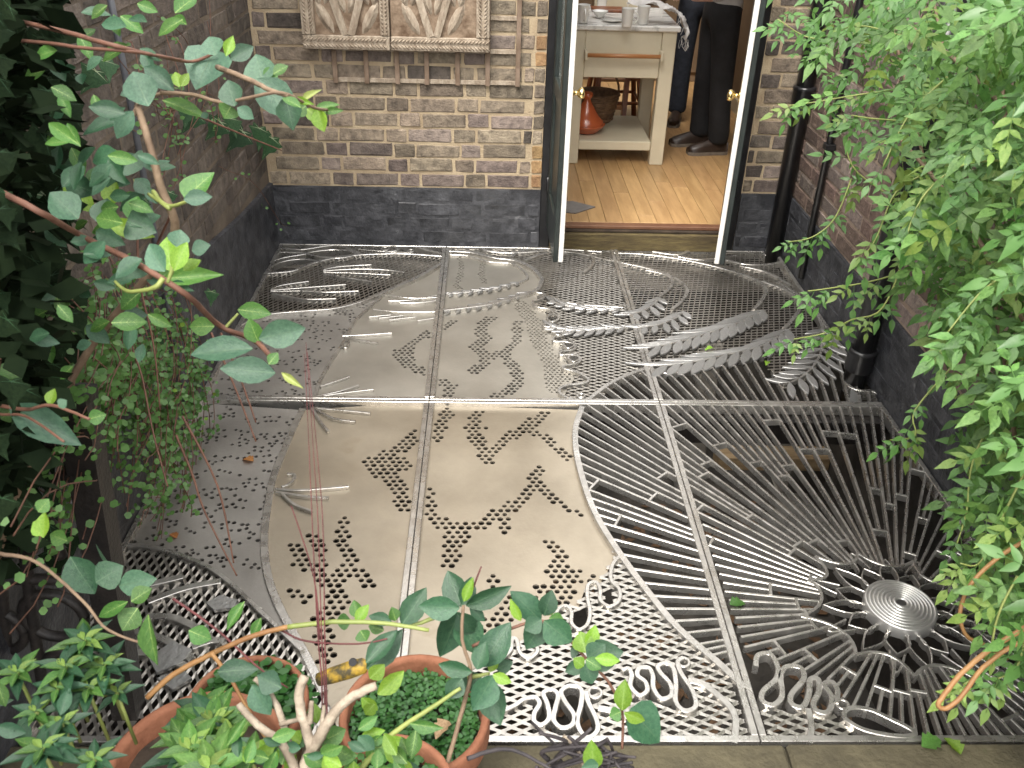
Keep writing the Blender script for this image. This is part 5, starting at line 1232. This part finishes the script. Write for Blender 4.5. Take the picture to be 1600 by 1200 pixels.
for k in range(230):  # extra ivy leaves, mostly near-black, added to darken the left edge
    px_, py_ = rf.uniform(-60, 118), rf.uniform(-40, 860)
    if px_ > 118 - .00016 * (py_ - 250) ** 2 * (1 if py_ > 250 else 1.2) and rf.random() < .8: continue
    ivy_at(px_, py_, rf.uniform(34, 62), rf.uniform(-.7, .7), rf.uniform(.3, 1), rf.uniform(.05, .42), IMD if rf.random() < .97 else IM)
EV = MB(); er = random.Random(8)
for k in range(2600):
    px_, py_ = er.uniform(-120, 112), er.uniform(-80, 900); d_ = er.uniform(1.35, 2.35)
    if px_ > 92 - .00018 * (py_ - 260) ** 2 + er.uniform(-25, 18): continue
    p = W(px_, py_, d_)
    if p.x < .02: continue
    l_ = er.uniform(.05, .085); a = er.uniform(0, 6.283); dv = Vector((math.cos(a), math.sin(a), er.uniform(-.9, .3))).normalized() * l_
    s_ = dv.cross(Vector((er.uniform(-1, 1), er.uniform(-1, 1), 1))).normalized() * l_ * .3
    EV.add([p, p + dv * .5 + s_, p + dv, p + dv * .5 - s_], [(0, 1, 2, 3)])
ev = thing('dark_filler_bush', 'made up near-black evergreen bush darkening the far left edge', 'bush', (.2, -3.1, 0))
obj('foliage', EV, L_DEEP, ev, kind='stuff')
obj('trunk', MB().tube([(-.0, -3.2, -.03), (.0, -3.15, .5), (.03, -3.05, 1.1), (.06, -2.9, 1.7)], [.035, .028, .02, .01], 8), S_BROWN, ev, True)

# ---- wire vine: hanging stems with small round leaves
WV = thing('wire_vine', 'hanging wire vine with many tiny round leaves on the left wall', 'vine', (.1, -2.2, .9))
def round_leaf(mt):
    pr = [(0, .1), (.1, .5), (.3, .9), (.55, 1.0), (.8, .75), (1, .1)]
    return leaf_mesh('leaf', pr, mt, .1, .1)
RLM = [round_leaf(L_WIRE), round_leaf(L_MID), round_leaf(L_LIME)]
wr = random.Random(17); rest = MB(); nleaf = 0; wst = MB()
def small_leaf(p, s):
    global nleaf
    a = wr.uniform(0, 6.283); dv = Vector((math.cos(a), math.sin(a) - .3, wr.uniform(-.6, .4))).normalized()
    near = nleaf < 300 and wr.random() < .22
    if near:
        put_leaf(WV, RLM[0 if wr.random() < .8 else (1 if wr.random() < .6 else 2)], p, p + dv * s, s * .95); nleaf += 1
    else:
        z = Vector((wr.uniform(-.3, .5), -.6, .7)); z = (z - dv * z.dot(dv)).normalized(); x = dv.cross(z)
        rest.add([p, p + dv * .3 * s + x * .45 * s, p + dv * .7 * s + x * .42 * s, p + dv * s, p + dv * .7 * s - x * .42 * s, p + dv * .3 * s - x * .45 * s], [(0, 1, 2, 3, 4, 5)])
def wire(px0, py0, px1, py1, dx0, n=26, sag=30):
    """one hanging stem from a wall point to a lower one, swinging out from the wall"""
    a = on(px0, py0, 0, .03 + dx0 * .4); b = on(px1, py1, 0, .05 + dx0); pts = []
    for i in range(10):
        t_ = i / 9; p = a.lerp(b, t_); p += Vector((.05 * math.sin(t_ * 3.1), .05 * math.sin(t_ * 5 + px0), .04 * math.sin(t_ * 7 + py0)))
        pts.append(p)
    wst.tube(pts, .0016, 3, False)
    for k in range(n):
        t_ = wr.random(); i = min(8, int(t_ * 9)); p = pts[i].lerp(pts[i + 1], t_ * 9 - i) + Vector((wr.uniform(-.022, .022), wr.uniform(-.022, .022), wr.uniform(-.02, .02)))
        small_leaf(p, wr.uniform(.0115, .020))
for k in range(64):
    x0_ = wr.uniform(95, 300); y0_ = wr.uniform(420, 560); x1_ = x0_ + wr.uniform(-30, 70); y1_ = y0_ + wr.uniform(110, 260)
    wire(x0_, y0_, min(x1_, 325), min(y1_, 800), wr.uniform(.02, .16), 34)
for k in range(20): wire(wr.uniform(180, 270), wr.uniform(580, 640), wr.uniform(190, 300), wr.uniform(720, 860), wr.uniform(.05, .22), 30)
for k in range(12): wire(wr.uniform(20, 160), wr.uniform(600, 760), wr.uniform(10, 150), wr.uniform(800, 960), wr.uniform(.2, .4), 14)
for k in range(22): wire(wr.uniform(60, 200), wr.uniform(400, 560), wr.uniform(60, 200), wr.uniform(560, 760), wr.uniform(.12, .35), 34)
for k in range(14): wire(wr.uniform(180, 330), wr.uniform(0, 130), wr.uniform(200, 350), wr.uniform(150, 330), wr.uniform(.03, .1), 9)
wire(335, 250, 445, 350, .03, 9); wire(430, 10, 430, 130, .03, 3)
obj('stems', wst, S_RED, WV, True)['kind'] = 'stuff'; obj('small_leaves', rest, L_WIRE, WV)['kind'] = 'stuff'
for pxs in ([(270, 330), (230, 420, 2.1), (205, 520, 2.05), (222, 590, 2.0), (240, 680, 1.95), (262, 760, 1.9)], [(215, 360), (218, 440), (240, 540), (250, 640)], [(330, 520), (365, 600), (400, 690)], [(345, 520), (375, 590), (400, 660)], [(275, 680), (300, 740), (320, 800), (370, 900)], [(285, 650), (340, 760), (365, 880)]):
    stem(WV, [p if len(p) > 2 else (*p, 2.0) for p in pxs], 2.0, .0030, S_RED)

# ---- right: climbing jasmine
JA = thing('climbing_jasmine', 'big bright green jasmine climber covering the right wall', 'climber', (2.66, -2.4, 0))
def pinnate(mt, seed, joined=False):
    r_ = random.Random(seed); q = MB(); prs = [(.30, .9), (.58, .85), (1.0, 0)]
    q.tube([(0, 0, 0), (0, .4, .01), (0, 1.0, -.05)], .010, 3)
    for (yy, an) in prs:
        for sd in ((-1, 1) if an else (0,)):
            l_ = .40 * r_.uniform(.85, 1.15) if an else .55; a = -sd * an + r_.uniform(-.15, .15); c, s_ = math.cos(a), math.sin(a); o = (0, yy - (.02 if an else .15), -.04 * yy)
            tilt = r_.uniform(-.25, .1)
            for i, (y, w) in enumerate([(0, .03), (.28, .40), (.55, .36), (1.0, .01)]): pass
            v = []
            for (y, w) in [(0, .03), (.25, .40), (.52, .38), (.78, .17), (1.0, .008)]:
                for k in (-1, 0, 1):
                    lx, ly, lz = k * w * .5 * l_, y * l_, (.10 * abs(k) * w * l_) + tilt * y * l_ - .12 * y * y * l_
                    v.append((o[0] + lx * c - ly * s_, o[1] + lx * s_ + ly * c, o[2] + lz))
            q.add(v, [(i * 3 + k, i * 3 + k + 1, i * 3 + 4 + k, i * 3 + 3 + k) for i in range(4) for k in range(2)])
    me = q.mesh('leaf', True); me.materials.append(mt); return me
JM = [pinnate(L_JAS, 1), pinnate(L_JAS, 2), pinnate(L_JAS, 3), pinnate(L_MID, 4), pinnate(L_JASY, 5)]
JD = [[tuple(v.co) for v in m_.vertices] for m_ in JM]; JF = [[tuple(p.vertices) for p in m_.polygons] for m_ in JM]
JP = [(1205, -320), (1228, 40), (1240, 85), (1290, 140), (1350, 180), (1400, 235), (1432, 300), (1432, 365), (1442, 430), (1472, 480), (1496, 550), (1512, 620), (1530, 680), (1530, 760), (1528, 815), (1555, 870), (1560, 930), (1610, 1000), (1700, 1120), (2300, 1500), (2300, -320)]
jr = random.Random(23); cand = []
def jas(p, s, mi, dv=None):
    a = jr.uniform(0, 6.283)
    dv = dv or Vector((math.cos(a) * .8 - .25, math.sin(a) * .6 - .35, jr.uniform(-1.0, .15))).normalized()
    cand.append((p, dv, s, mi))
for it in range(110000):
    if it < 70000 and len(cand) > 2450: continue
    if len(cand) > 4100: break
    x, y = (jr.uniform(1190, 1800), jr.uniform(-60, 1100)) if it < 70000 else (jr.uniform(1190, 2300), jr.uniform(-320, 1500))
    if it >= 70000 and x < 1640 and -60 < y < 1200: continue
    if not inpoly(x, y, JP): continue
    # clumps: keep more leaves where a slow wave is high
    cl_ = .5 + .5 * math.sin(x * .028 + 1.7 * math.sin(y * .016)) * math.sin(y * .021 + .9)
    if jr.random() > .35 + .65 * cl_: continue
    edge = (x - 1200) / 400
    if x < 1470 and y < 480 and jr.random() > .12 + .88 * max(0, (x - 1320) / 150) ** 1.3 + (.25 if y < 110 else 0): continue
    dr_ = ray(x, y); dm = (2.62 - CAM.x) / dr_.x
    if y > 560 and jr.random() < .25: continue
    lo = max(1.22, dm * .50); d_ = lo + (min(dm, 3.6) - lo) * jr.random() ** .75
    p = CAM + dr_ * d_
    if p.z < .05 or p.y > -.45: continue
    jas(p, jr.uniform(.060, .094), jr.choices(range(5), (5, 5, 5, 2.5, 1.6))[0])
# trailing shoots that leave the mass towards the light
SHO = [[(1420, 60, 2.3), (1340, 40, 2.4), (1270, 60, 2.5), (1215, 30, 2.5)], [(1400, 140, 2.3), (1330, 150, 2.35), (1270, 160, 2.4), (1232, 165, 2.4)], [(1420, 190, 2.1), (1360, 185, 2.1), (1330, 180, 2.1)], [(1430, 330, 2.3), (1340, 270, 2.3), (1320, 220, 2.3)],
       [(1430, 420, 2.2), (1360, 440, 2.2), (1300, 450, 2.2), (1262, 455, 2.2)], [(1330, 280, 2.5), (1305, 340, 2.4), (1270, 370, 2.4), (1232, 378, 2.4)], [(1420, 380, 2.1), (1380, 480, 2.1), (1330, 500, 2.15), (1290, 520, 2.2), (1240, 530, 2.2)], [(1500, 560, 1.9), (1430, 640, 1.9), (1430, 680, 1.9), (1390, 688, 1.95)],
       [(1560, 640, 1.7), (1520, 720, 1.7), (1510, 800, 1.7), (1495, 850, 1.7)], [(1600, 740, 1.6), (1560, 820, 1.6), (1530, 880, 1.6), (1500, 880, 1.6)], [(1590, 900, 1.5), (1560, 960, 1.5), (1540, 1040, 1.5), (1505, 1070, 1.5)], [(1610, 960, 1.5), (1590, 1040, 1.5), (1560, 1060, 1.5)], [(1450, 270, 2.0), (1400, 300, 2.0), (1370, 370, 2.0), (1350, 400, 2.0)],
       [(1480, 120, 1.8), (1420, 180, 1.8), (1380, 260, 1.8)], [(1570, 250, 1.6), (1500, 260, 1.6), (1440, 310, 1.6), (1410, 390, 1.6)], [(1600, 420, 1.5), (1540, 450, 1.5), (1480, 520, 1.5)]]
for sh in SHO:
    pts = stem(JA, sh, 2, .0024, S_GREEN, n=5)
    for i in range(1, len(pts), 3):
        t_ = pts[i] - pts[i - 1]; t_.normalize()
        for sd in (-1, 1):
            dv = (t_ * .7 + RX * sd * .35 + RD * (.55 + .25 * sd) + Vector((jr.uniform(-.3, .3), jr.uniform(-.3, .3), jr.uniform(-.3, .1)))).normalized()
            jas(pts[i], jr.uniform(.048, .075), jr.choices(range(5), (4, 4, 4, 2, 4))[0], dv)
cand.sort(key=lambda c: -c[2] / (c[0] - CAM).length)
JREST = [MB(), MB(), MB()]
def frame_of(p, dv, s):
    z = Vector((jr.uniform(-.7, .1), -.55 + jr.uniform(-.4, .3), .75)); z = (z - dv * z.dot(dv)).normalized(); x = dv.cross(z)
    mw = Matrix((x * s, dv * s, z * s)).transposed().to_4x4(); mw.translation = p; return mw
vis = [c for c in cand if -20 < px_of(c[0])[0] < 1620 and -20 < px_of(c[0])[1] < 1220]; first = set(id(c) for c in vis[:300])
for c in cand:
    p, dv, s, mi = c; mw = frame_of(p, dv, s)
    if id(c) in first: inst('leaf', JM[mi], JA, mw)
    else: JREST[0 if mi < 3 else mi - 2].add([mw @ Vector(v) for v in JD[mi]], JF[mi])
for q, mt in zip(JREST, (L_JAS, L_MID, L_JASY)): obj('foliage', q, mt, JA, True, kind='stuff')
for pxs in ([(1640, 1150, 2.0), (1600, 800, 2.0), (1560, 500, 2.05), (1500, 200, 2.2), (1450, -40, 2.3)], [(1700, 1000, 1.8), (1640, 600, 1.8), (1580, 300, 1.9), (1560, 0, 2.0)], [(1560, 700, 2.2), (1480, 400, 2.4), (1420, 150, 2.5), (1380, -20, 2.6)], [(1600, 500, 1.7), (1500, 330, 1.9), (1400, 210, 2.1)], [(1600, 200, 1.7), (1500, 100, 1.9), (1420, 40, 2.1)]):
    stem(JA, pxs, 2, .006, S_BROWN)
# dark interior twigs against the wall
tw = MB()
for k in range(160):
    p = Vector((jr.uniform(2.5, 2.68), jr.uniform(-3.2, -1.7), jr.uniform(.75, 1.9))); q = p + Vector((jr.uniform(-.12, .12), jr.uniform(-.3, .3), jr.uniform(-.3, .3))); tw.tube([p, p.lerp(q, .5) + Vector((0, 0, .03)), q], .003, 3, False)
obj('twigs', tw, S_BROWN, JA, True, kind='stuff')
cn = thing('bramble_cane', 'bare orange brown cane looping in at the lower right over the rays', 'cane', W(1640, 820, 1.5))
stem(cn, [(1660, 800), (1600, 845), (1557, 873), (1517, 913), (1500, 957), (1510, 993), (1537, 1007), (1575, 1030)], 1.55, (.0042, .0034), S_ORANGE)
stem(cn, [(1680, 930), (1600, 982), (1553, 1010), (1507, 1047), (1477, 1083), (1466, 1101), (1478, 1107), (1500, 1090), (1537, 1042), (1587, 1007), (1650, 980)], 1.45, (.0050, .0038), S_ORANGE)

# ---- shrubs and stems along the bottom
BS = thing('bottom_shrub', 'glossy dark green shrub with lime shoot tips in front of the wavy mesh', 'shrub', (.95, -3.28, .25))
def dB(px, py): return 1.42 - .0006 * (py - 950)
LB = [(722, 948, 698, 892, 34, 'o', K_), (722, 946, 738, 902, 24, 'o', K_), (725, 940, 738, 904, 14, 'o', I_), (728, 946, 798, 921, 28, 'o', K_), (718, 950, 654, 949, 33, 'o', K_), (628, 977, 665, 920, 32, 'o', K_), (716, 956, 690, 1032, 44, 'h', K_), (722, 957, 743, 1022, 40, 'o', K_), (734, 948, 758, 971, 15, 'o', K_), (715, 960, 740, 990, 30, 'o', K_),
 (845, 970, 801, 924, 33, 'o', K_), (850, 962, 863, 924, 26, 'o', K_), (852, 962, 859, 944, 18, 'o', I_), (850, 970, 893, 1006, 40, 'o', K_), (845, 972, 824, 1017, 38, 'h', K_), (858, 966, 882, 972, 20, 'o', M_), (814, 970, 797, 938, 13, 'o', I_), (846, 968, 820, 985, 26, 'o', K_),
 (752, 1042, 796, 974, 40, 'o', K_), (745, 1046, 758, 1004, 24, 'o', K_), (770, 1055, 742, 1112, 42, 'o', K_), (757, 1060, 781, 1134, 38, 'o', K_), (765, 1050, 776, 1026, 14, 'o', I_), (770, 1054, 799, 1067, 15, 'o', I_), (738, 1050, 683, 1040, 24, 'o', K_), (722, 1060, 698, 1092, 28, 'o', K_), (775, 1045, 800, 1035, 20, 'o', K_), (752, 1055, 722, 1075, 30, 'o', K_),
 (915, 1020, 907, 987, 30, 'o', I_), (920, 1014, 931, 978, 20, 'o', I_), (925, 1026, 974, 1019, 40, 'h', K_), (918, 1028, 945, 1008, 30, 'o', B_), (915, 1036, 926, 1070, 26, 'o', K_), (910, 1036, 884, 1051, 20, 'o', K_), (905, 1020, 892, 1014, 20, 'o', K_), (930, 1028, 969, 1033, 17, 'o', I_), (912, 1041, 897, 1029, 17, 'o', I_), (915, 1030, 940, 1045, 18, 'o', M_),
 (972, 1110, 976, 1064, 24, 'o', I_), (970, 1112, 953, 1120, 20, 'o', M_), (975, 1113, 1009, 1129, 17, 'o', I_), (984, 1108, 1037, 1162, 52, 'h', K_), (928, 1202, 924, 1160, 26, 'o', I_), (935, 1195, 910, 1200, 20, 'o', K_),
 (572, 1036, 619, 984, 26, 'o', K_), (573, 1045, 630, 987, 34, 'o', K_), (618, 970, 613, 949, 17, 'o', M_), (612, 972, 576, 962, 18, 'o', K_), (560, 966, 552, 938, 18, 'o', M_), (563, 985, 572, 1002, 22, 'o', M_), (600, 985, 575, 978, 16, 'o', M_), (548, 970, 525, 972, 22, 'o', M_), (556, 972, 575, 945, 16, 'o', I_), (590, 1085, 632, 1050, 24, 'o', I_), (565, 1090, 590, 1112, 18, 'o', I_), (578, 1060, 600, 1040, 22, 'o', I_)]
traced(BS, LB, dB, spread=.05)
stem(BS, [(700, 1190), (722, 1110), (735, 1050), (722, 1000), (724, 946)], 1.36, (.0040, .0026), S_BROWN); stem(BS, [(730, 1060), (765, 1052)], 1.38, .004, S_GREEN)
stem(BS, [(738, 1010), (790, 985), (846, 970), (880, 990), (915, 1028), (950, 1065), (972, 1112), (972, 1170)], 1.39, (.0028, .0022), S_RED)
stem(BS, [(560, 1205), (610, 1150), (660, 1115), (720, 1075)], 1.3, .005, S_GREEN)
stem(BS, [(690, 960), (650, 975), (610, 975)], dB, .004, S_GREEN)
CA = thing('arching_cane', 'yellow green arching cane rising over the pots from the lower left', 'cane', W(230, 1090, 1.35))
stem(CA, [(230, 1090), (270, 1055), (330, 1022), (400, 992), (450, 980)], 1.36, (.0046, .0042), S_ORANGE); stem(CA, [(450, 980), (520, 972), (600, 974), (670, 985)], 1.36, (.0042, .003), S_GREEN)
stem(CA, [(330, 1020), (360, 1060), (400, 1130), (420, 1160)], 1.33, .0035, S_ORANGE); stem(CA, [(270, 935), (340, 985), (400, 1040), (450, 1075)], 1.36, .0024, S_MAROON); stem(CA, [(440, 985), (480, 1002), (560, 1006), (605, 998)], 1.37, .002, S_MAROON)
RS = thing('red_stems', 'thin maroon stems rising straight up in front of the steel plates', 'plant stems', W(508, 1180, 1.3))
for o in (0, 5, -6): stem(RS, [(508 + o, 1185, 1.3), (507 + o * .6, 1080, 1.32), (502 + o, 980, 1.33), (497 + o * 1.5, 820, 1.34), (488 + o, 680, 1.35), (478 + o * .4, 535 + abs(o) * 3, 1.36)], 1.3, (.0016, .0004), S_MAROON, n=5)
stem(RS, [(500, 1000, 1.33), (490, 900, 1.33), (455, 790, 1.34)], 1.3, .0014, S_MAROON, n=4); stem(RS, [(735, 930, 1.4), (752, 885, 1.4)], 1.4, .002, S_MAROON, n=4)
ST = thing('cut_stump', 'pale pruned woody stump with cut stems among the pots', 'stump', W(470, 1250, 1.22))
stem(ST, [(470, 1260), (478, 1195), (500, 1150), (518, 1120), (545, 1092), (588, 1071)], 1.25, (0.0101, 0.0059), S_PALE, n=8)
stem(ST, [(488, 1180), (482, 1150), (470, 1112), (468, 1082), (476, 1056)], 1.25, (0.0078, 0.0066), S_PALE, n=8); stem(ST, [(465, 1210), (452, 1165), (438, 1118), (422, 1085), (398, 1060)], 1.26, (0.0062, 0.0039), S_PALE, n=7)
stem(ST, [(466, 1215), (440, 1162), (402, 1132), (372, 1100)], 1.24, (0.0070, 0.0047), S_PALE, n=7); stem(ST, [(438, 1132), (465, 1125), (485, 1128)], 1.25, .004, S_PALE); stem(ST, [(484, 1130), (487, 1095)], 1.25, .005, S_PALE)
stem(ST, [(503, 1140), (506, 1102)], 1.25, .004, S_PALE)
# leaves round the stump and in the lower left
rb = random.Random(41)
def rosette(par, px, py, d_, n, l_, mats_, asp=.32, shp='l', rise=.25):
    c = W(px, py, d_)
    for i in range(n):
        a = 2.4 * i + rb.uniform(-.2, .2); k = .35 + .65 * (i / n) ** .6; up = rise + (1 - k) * .9
        dv = Vector((math.cos(a), math.sin(a), up + rb.uniform(-.1, .1))).normalized()
        put_leaf(par, LM(shp, rb.choice(mats_) if i > n * .35 else L_JASY if i % 2 else M_), c + Vector((0, 0, (1 - k) * l_ * .5)), c + dv * l_ * k, l_ * k * asp * 1.1, Vector((dv.x * -.4, dv.y * -.4, 1)))
    obj('stem', MB().tube([c + Vector((0, 0, .01)), c + Vector((0, .01, -.12))], .003, 5), S_GREEN, par, True)
LP = thing('rosette_plant', 'green plant of pointed leaf rosettes beside the iron gate', 'plant', W(130, 1180, 1.3))
for a in ((135, 1012, 1.34, 16, .062), (105, 1052, 1.3, 12, .058), (92, 1085, 1.28, 12, .052), (165, 1050, 1.33, 14, .060), (140, 1085, 1.3, 13, .056), (185, 1090, 1.33, 10, .045), (60, 1120, 1.25, 10, .045), (100, 1140, 1.24, 12, .05), (30, 1060, 1.3, 12, .055), (70, 1180, 1.2, 14, .06), (150, 1195, 1.2, 12, .05)): rosette(LP, *a, [M_, K_, K_, K_])
fill(LP, [[(-20, 1040), (60, 1060), (130, 1140), (150, 1215), (-20, 1215)]], 16, (1.16, 1.34), (.022, .042), [K_, K_, M_], asp=.5, rnd=rb)
PP = thing('pot_plant', 'bright green bushy plant growing in the large left pot', 'plant', (PA[0], PA[1], PA[2] - .05))
for a in ((318, 1118, 1.50, 14, .07), (305, 1158, 1.42, 16, .075), (335, 1140, 1.44, 16, .085), (300, 1185, 1.36, 16, .085), (350, 1185, 1.36, 14, .08), (330, 1215, 1.3, 12, .08), (395, 1190, 1.34, 10, .06)): rosette(PP, *a, [M_, M_, K_, L_JAS], asp=.36)
LL = thing('low_seedlings', 'young lime leaved seedlings around the cut stump', 'plant', W(450, 1230, 1.2))
traced(LL, [(520, 1150, 505, 1160, 18, 'o', I_), (505, 1158, 540, 1140, 26, 'o', M_), (515, 1180, 558, 1182, 24, 'o', M_), (495, 1130, 490, 1098, 16, 'o', I_), (470, 1160, 452, 1150, 26, 'o', I_), (435, 1185, 405, 1160, 26, 'o', I_), (440, 1195, 450, 1165, 20, 'o', M_), (400, 1190, 380, 1170, 22, 'o', I_), (585, 1100, 570, 1118, 18, 'o', I_), (560, 1140, 590, 1120, 16, 'o', M_), (565, 1150, 600, 1142, 16, 'o', I_), (580, 1150, 605, 1165, 20, 'o', K_), (600, 1170, 630, 1198, 12, 'l', I_), (650, 1140, 642, 1188, 22, 'l', M_), (640, 1130, 692, 1140, 18, 'l', M_), (560, 1150, 585, 1172, 22, 'o', K_), (590, 1150, 575, 1195, 18, 'o', M_), (355, 1165, 385, 1120, 14, 'l', M_), (440, 1075, 400, 1055, 32, 'l', L_BLUE), (395, 1070, 420, 1120, 34, 'o', L_BLUE), (340, 1050, 400, 1045, 30, 'o', K_)], 1.28, spread=.04)
fill(LL, [[(360, 1150), (640, 1160), (640, 1215), (360, 1215)]], 46, (1.18, 1.32), (.02, .04), [M_, K_, M_, I_], asp=.6, rnd=rb)
# tiny leaved ground cover in the pots
def cover(name, P3, rad, n, s0, s1, label, mt=L_COVER, hgt=.05):
    q = MB()
    for _ in range(n):
        a = rb.uniform(0, 6.283); r_ = rad * math.sqrt(rb.random()); h = hgt * (1 - (r_ / rad) ** 2) * rb.random() + rb.uniform(-.05, -.03)
        p = Vector((P3[0] + r_ * math.cos(a), P3[1] + r_ * math.sin(a), P3[2] + h)); s = rb.uniform(s0, s1); b = rb.uniform(0, 6.283)
        dv = Vector((math.cos(b), math.sin(b), rb.uniform(-.3, .4))) * s; x = Vector((-math.sin(b), math.cos(b), rb.uniform(-.3, .3))) * s * .42
        q.add([p, p + dv * .4 + x, p + dv * .85 + x * .6, p + dv, p + dv * .85 - x * .6, p + dv * .4 - x], [(0, 1, 2, 3, 4, 5)])
    o = obj(name, q, mt); o['kind'] = 'stuff'; return o
cover('ground_cover', (PB[0] - .005, PB[1], PB[2]), .138, 2600, .008, .014, '')
cover('ground_cover', PC, .14, 1500, .014, .026, '', hgt=.10)
cover('ground_cover', PD, .12, 500, .012, .022, '')
# dry leaf in pot, yellow tube, dark twigs, fallen leaves
def fallen(px, py, z, lpx, ang, mt, label, d_=None, group=None):
    p = G(px, py, z); l_ = lpx * (p - CAM).dot(RF) / F_PX
    me = leaf_mesh('fallen_leaf', [(0, .1), (.12, .5), (.3, 1.0), (.42, .7), (.55, .95), (.72, .5), (.86, .42), (1, .05)], mt, .5, .25)
    o = bpy.data.objects.new('fallen_leaf', me); COL.objects.link(o); o.location = p + Vector((0, 0, .003)); o.rotation_euler = (.12, .1, ang); o.scale = (l_ * .8, l_, l_)
    return tag(o, label, 'leaf', group or 'fallen leaves on the grating')
fallen(396, 722, -.018, 20, 1.2, L_DEAD, 'orange dead leaf on the studded plate near the red stems')
fallen(222, 778, -.018, 14, .4, L_DEAD, 'small orange dead leaf on the studded plate edge by the vine')
fallen(216, 800, -.018, 14, 2.2, L_DEAD, 'orange scrap of leaf near the left rim of the studded plate')
fallen(276, 842, -.018, 18, .8, L_DEAD, 'orange dead leaf just above the leaf shaped mesh in front')
fallen(1114, 545, .004, 14, 1.9, L_LIME, 'yellow green leaf lying on the fern fronds')
fallen(1200, 566, .004, 12, 2.6, L_LIME, 'small yellow leaf on the mesh beside the right fern frond')
fallen(1140, 946, .004, 26, -1.4, L_MID, 'green leaflet lying on the joint beside the rays')
fallen(1500, 1180, .02, 34, .3, L_LIME, 'pale green leaf lying on the mossy kerb'); fallen(1440, 1168, .02, 40, -1.2, L_MID, 'long green leaf lying on the right part of the kerb')
fallen(700, 1128, PB[2] - .0, 34, 2.6, L_TAN, 'tan dead leaf lying in the pot of tiny leaves', group='fallen leaves in the pots')
yt = thing('yellow_tube', 'scuffed yellow plastic tube end with a black hole by the pot rim', 'tube', W(540, 1048, 1.62))
a, b = W(498, 1062, 1.62), W(568, 1040, 1.60); ym = MB().tube([a, a.lerp(b, .3), a.lerp(b, .7), b, b + (b - a).normalized() * .012], [.012, .0145, .0155, .014, .004], 14)
obj('tube_body', ym, M_YELLOW, yt, True)
hp = W(551, 1035, 1.582); obj('hole', MB().tube([hp, hp + RF * .004], [.0072, .0072], 12), M_BLACK, yt)
DT = thing('dark_twigs', 'tangle of dark dead twigs at the bottom edge before the kerb', 'twigs', W(900, 1210, 1.3)); tr_ = random.Random(51)
for k in range(26):
    x, y = tr_.uniform(855, 950), tr_.uniform(1165, 1215); stem(DT, [(x, y, 1.45), (x + tr_.uniform(-40, 40), y + tr_.uniform(-22, 22), 1.43), (x + tr_.uniform(-75, 75), y + tr_.uniform(-30, 40), 1.4)], 1.4, tr_.uniform(.0022, .005), S_DARK, 'twig', n=5)
stem(DT, [(730, 1185, 1.4), (790, 1170, 1.42), (840, 1190, 1.4), (880, 1215, 1.38)], 1.4, .0042, S_DARK, 'twig'); stem(DT, [(830, 1128, 1.5), (870, 1165, 1.46), (900, 1185, 1.42)], 1.4, .003, S_DARK, 'twig'); stem(DT, [(880, 1150, 1.46), (905, 1175, 1.44), (915, 1215, 1.4)], 1.4, .004, S_PALE, 'twig')
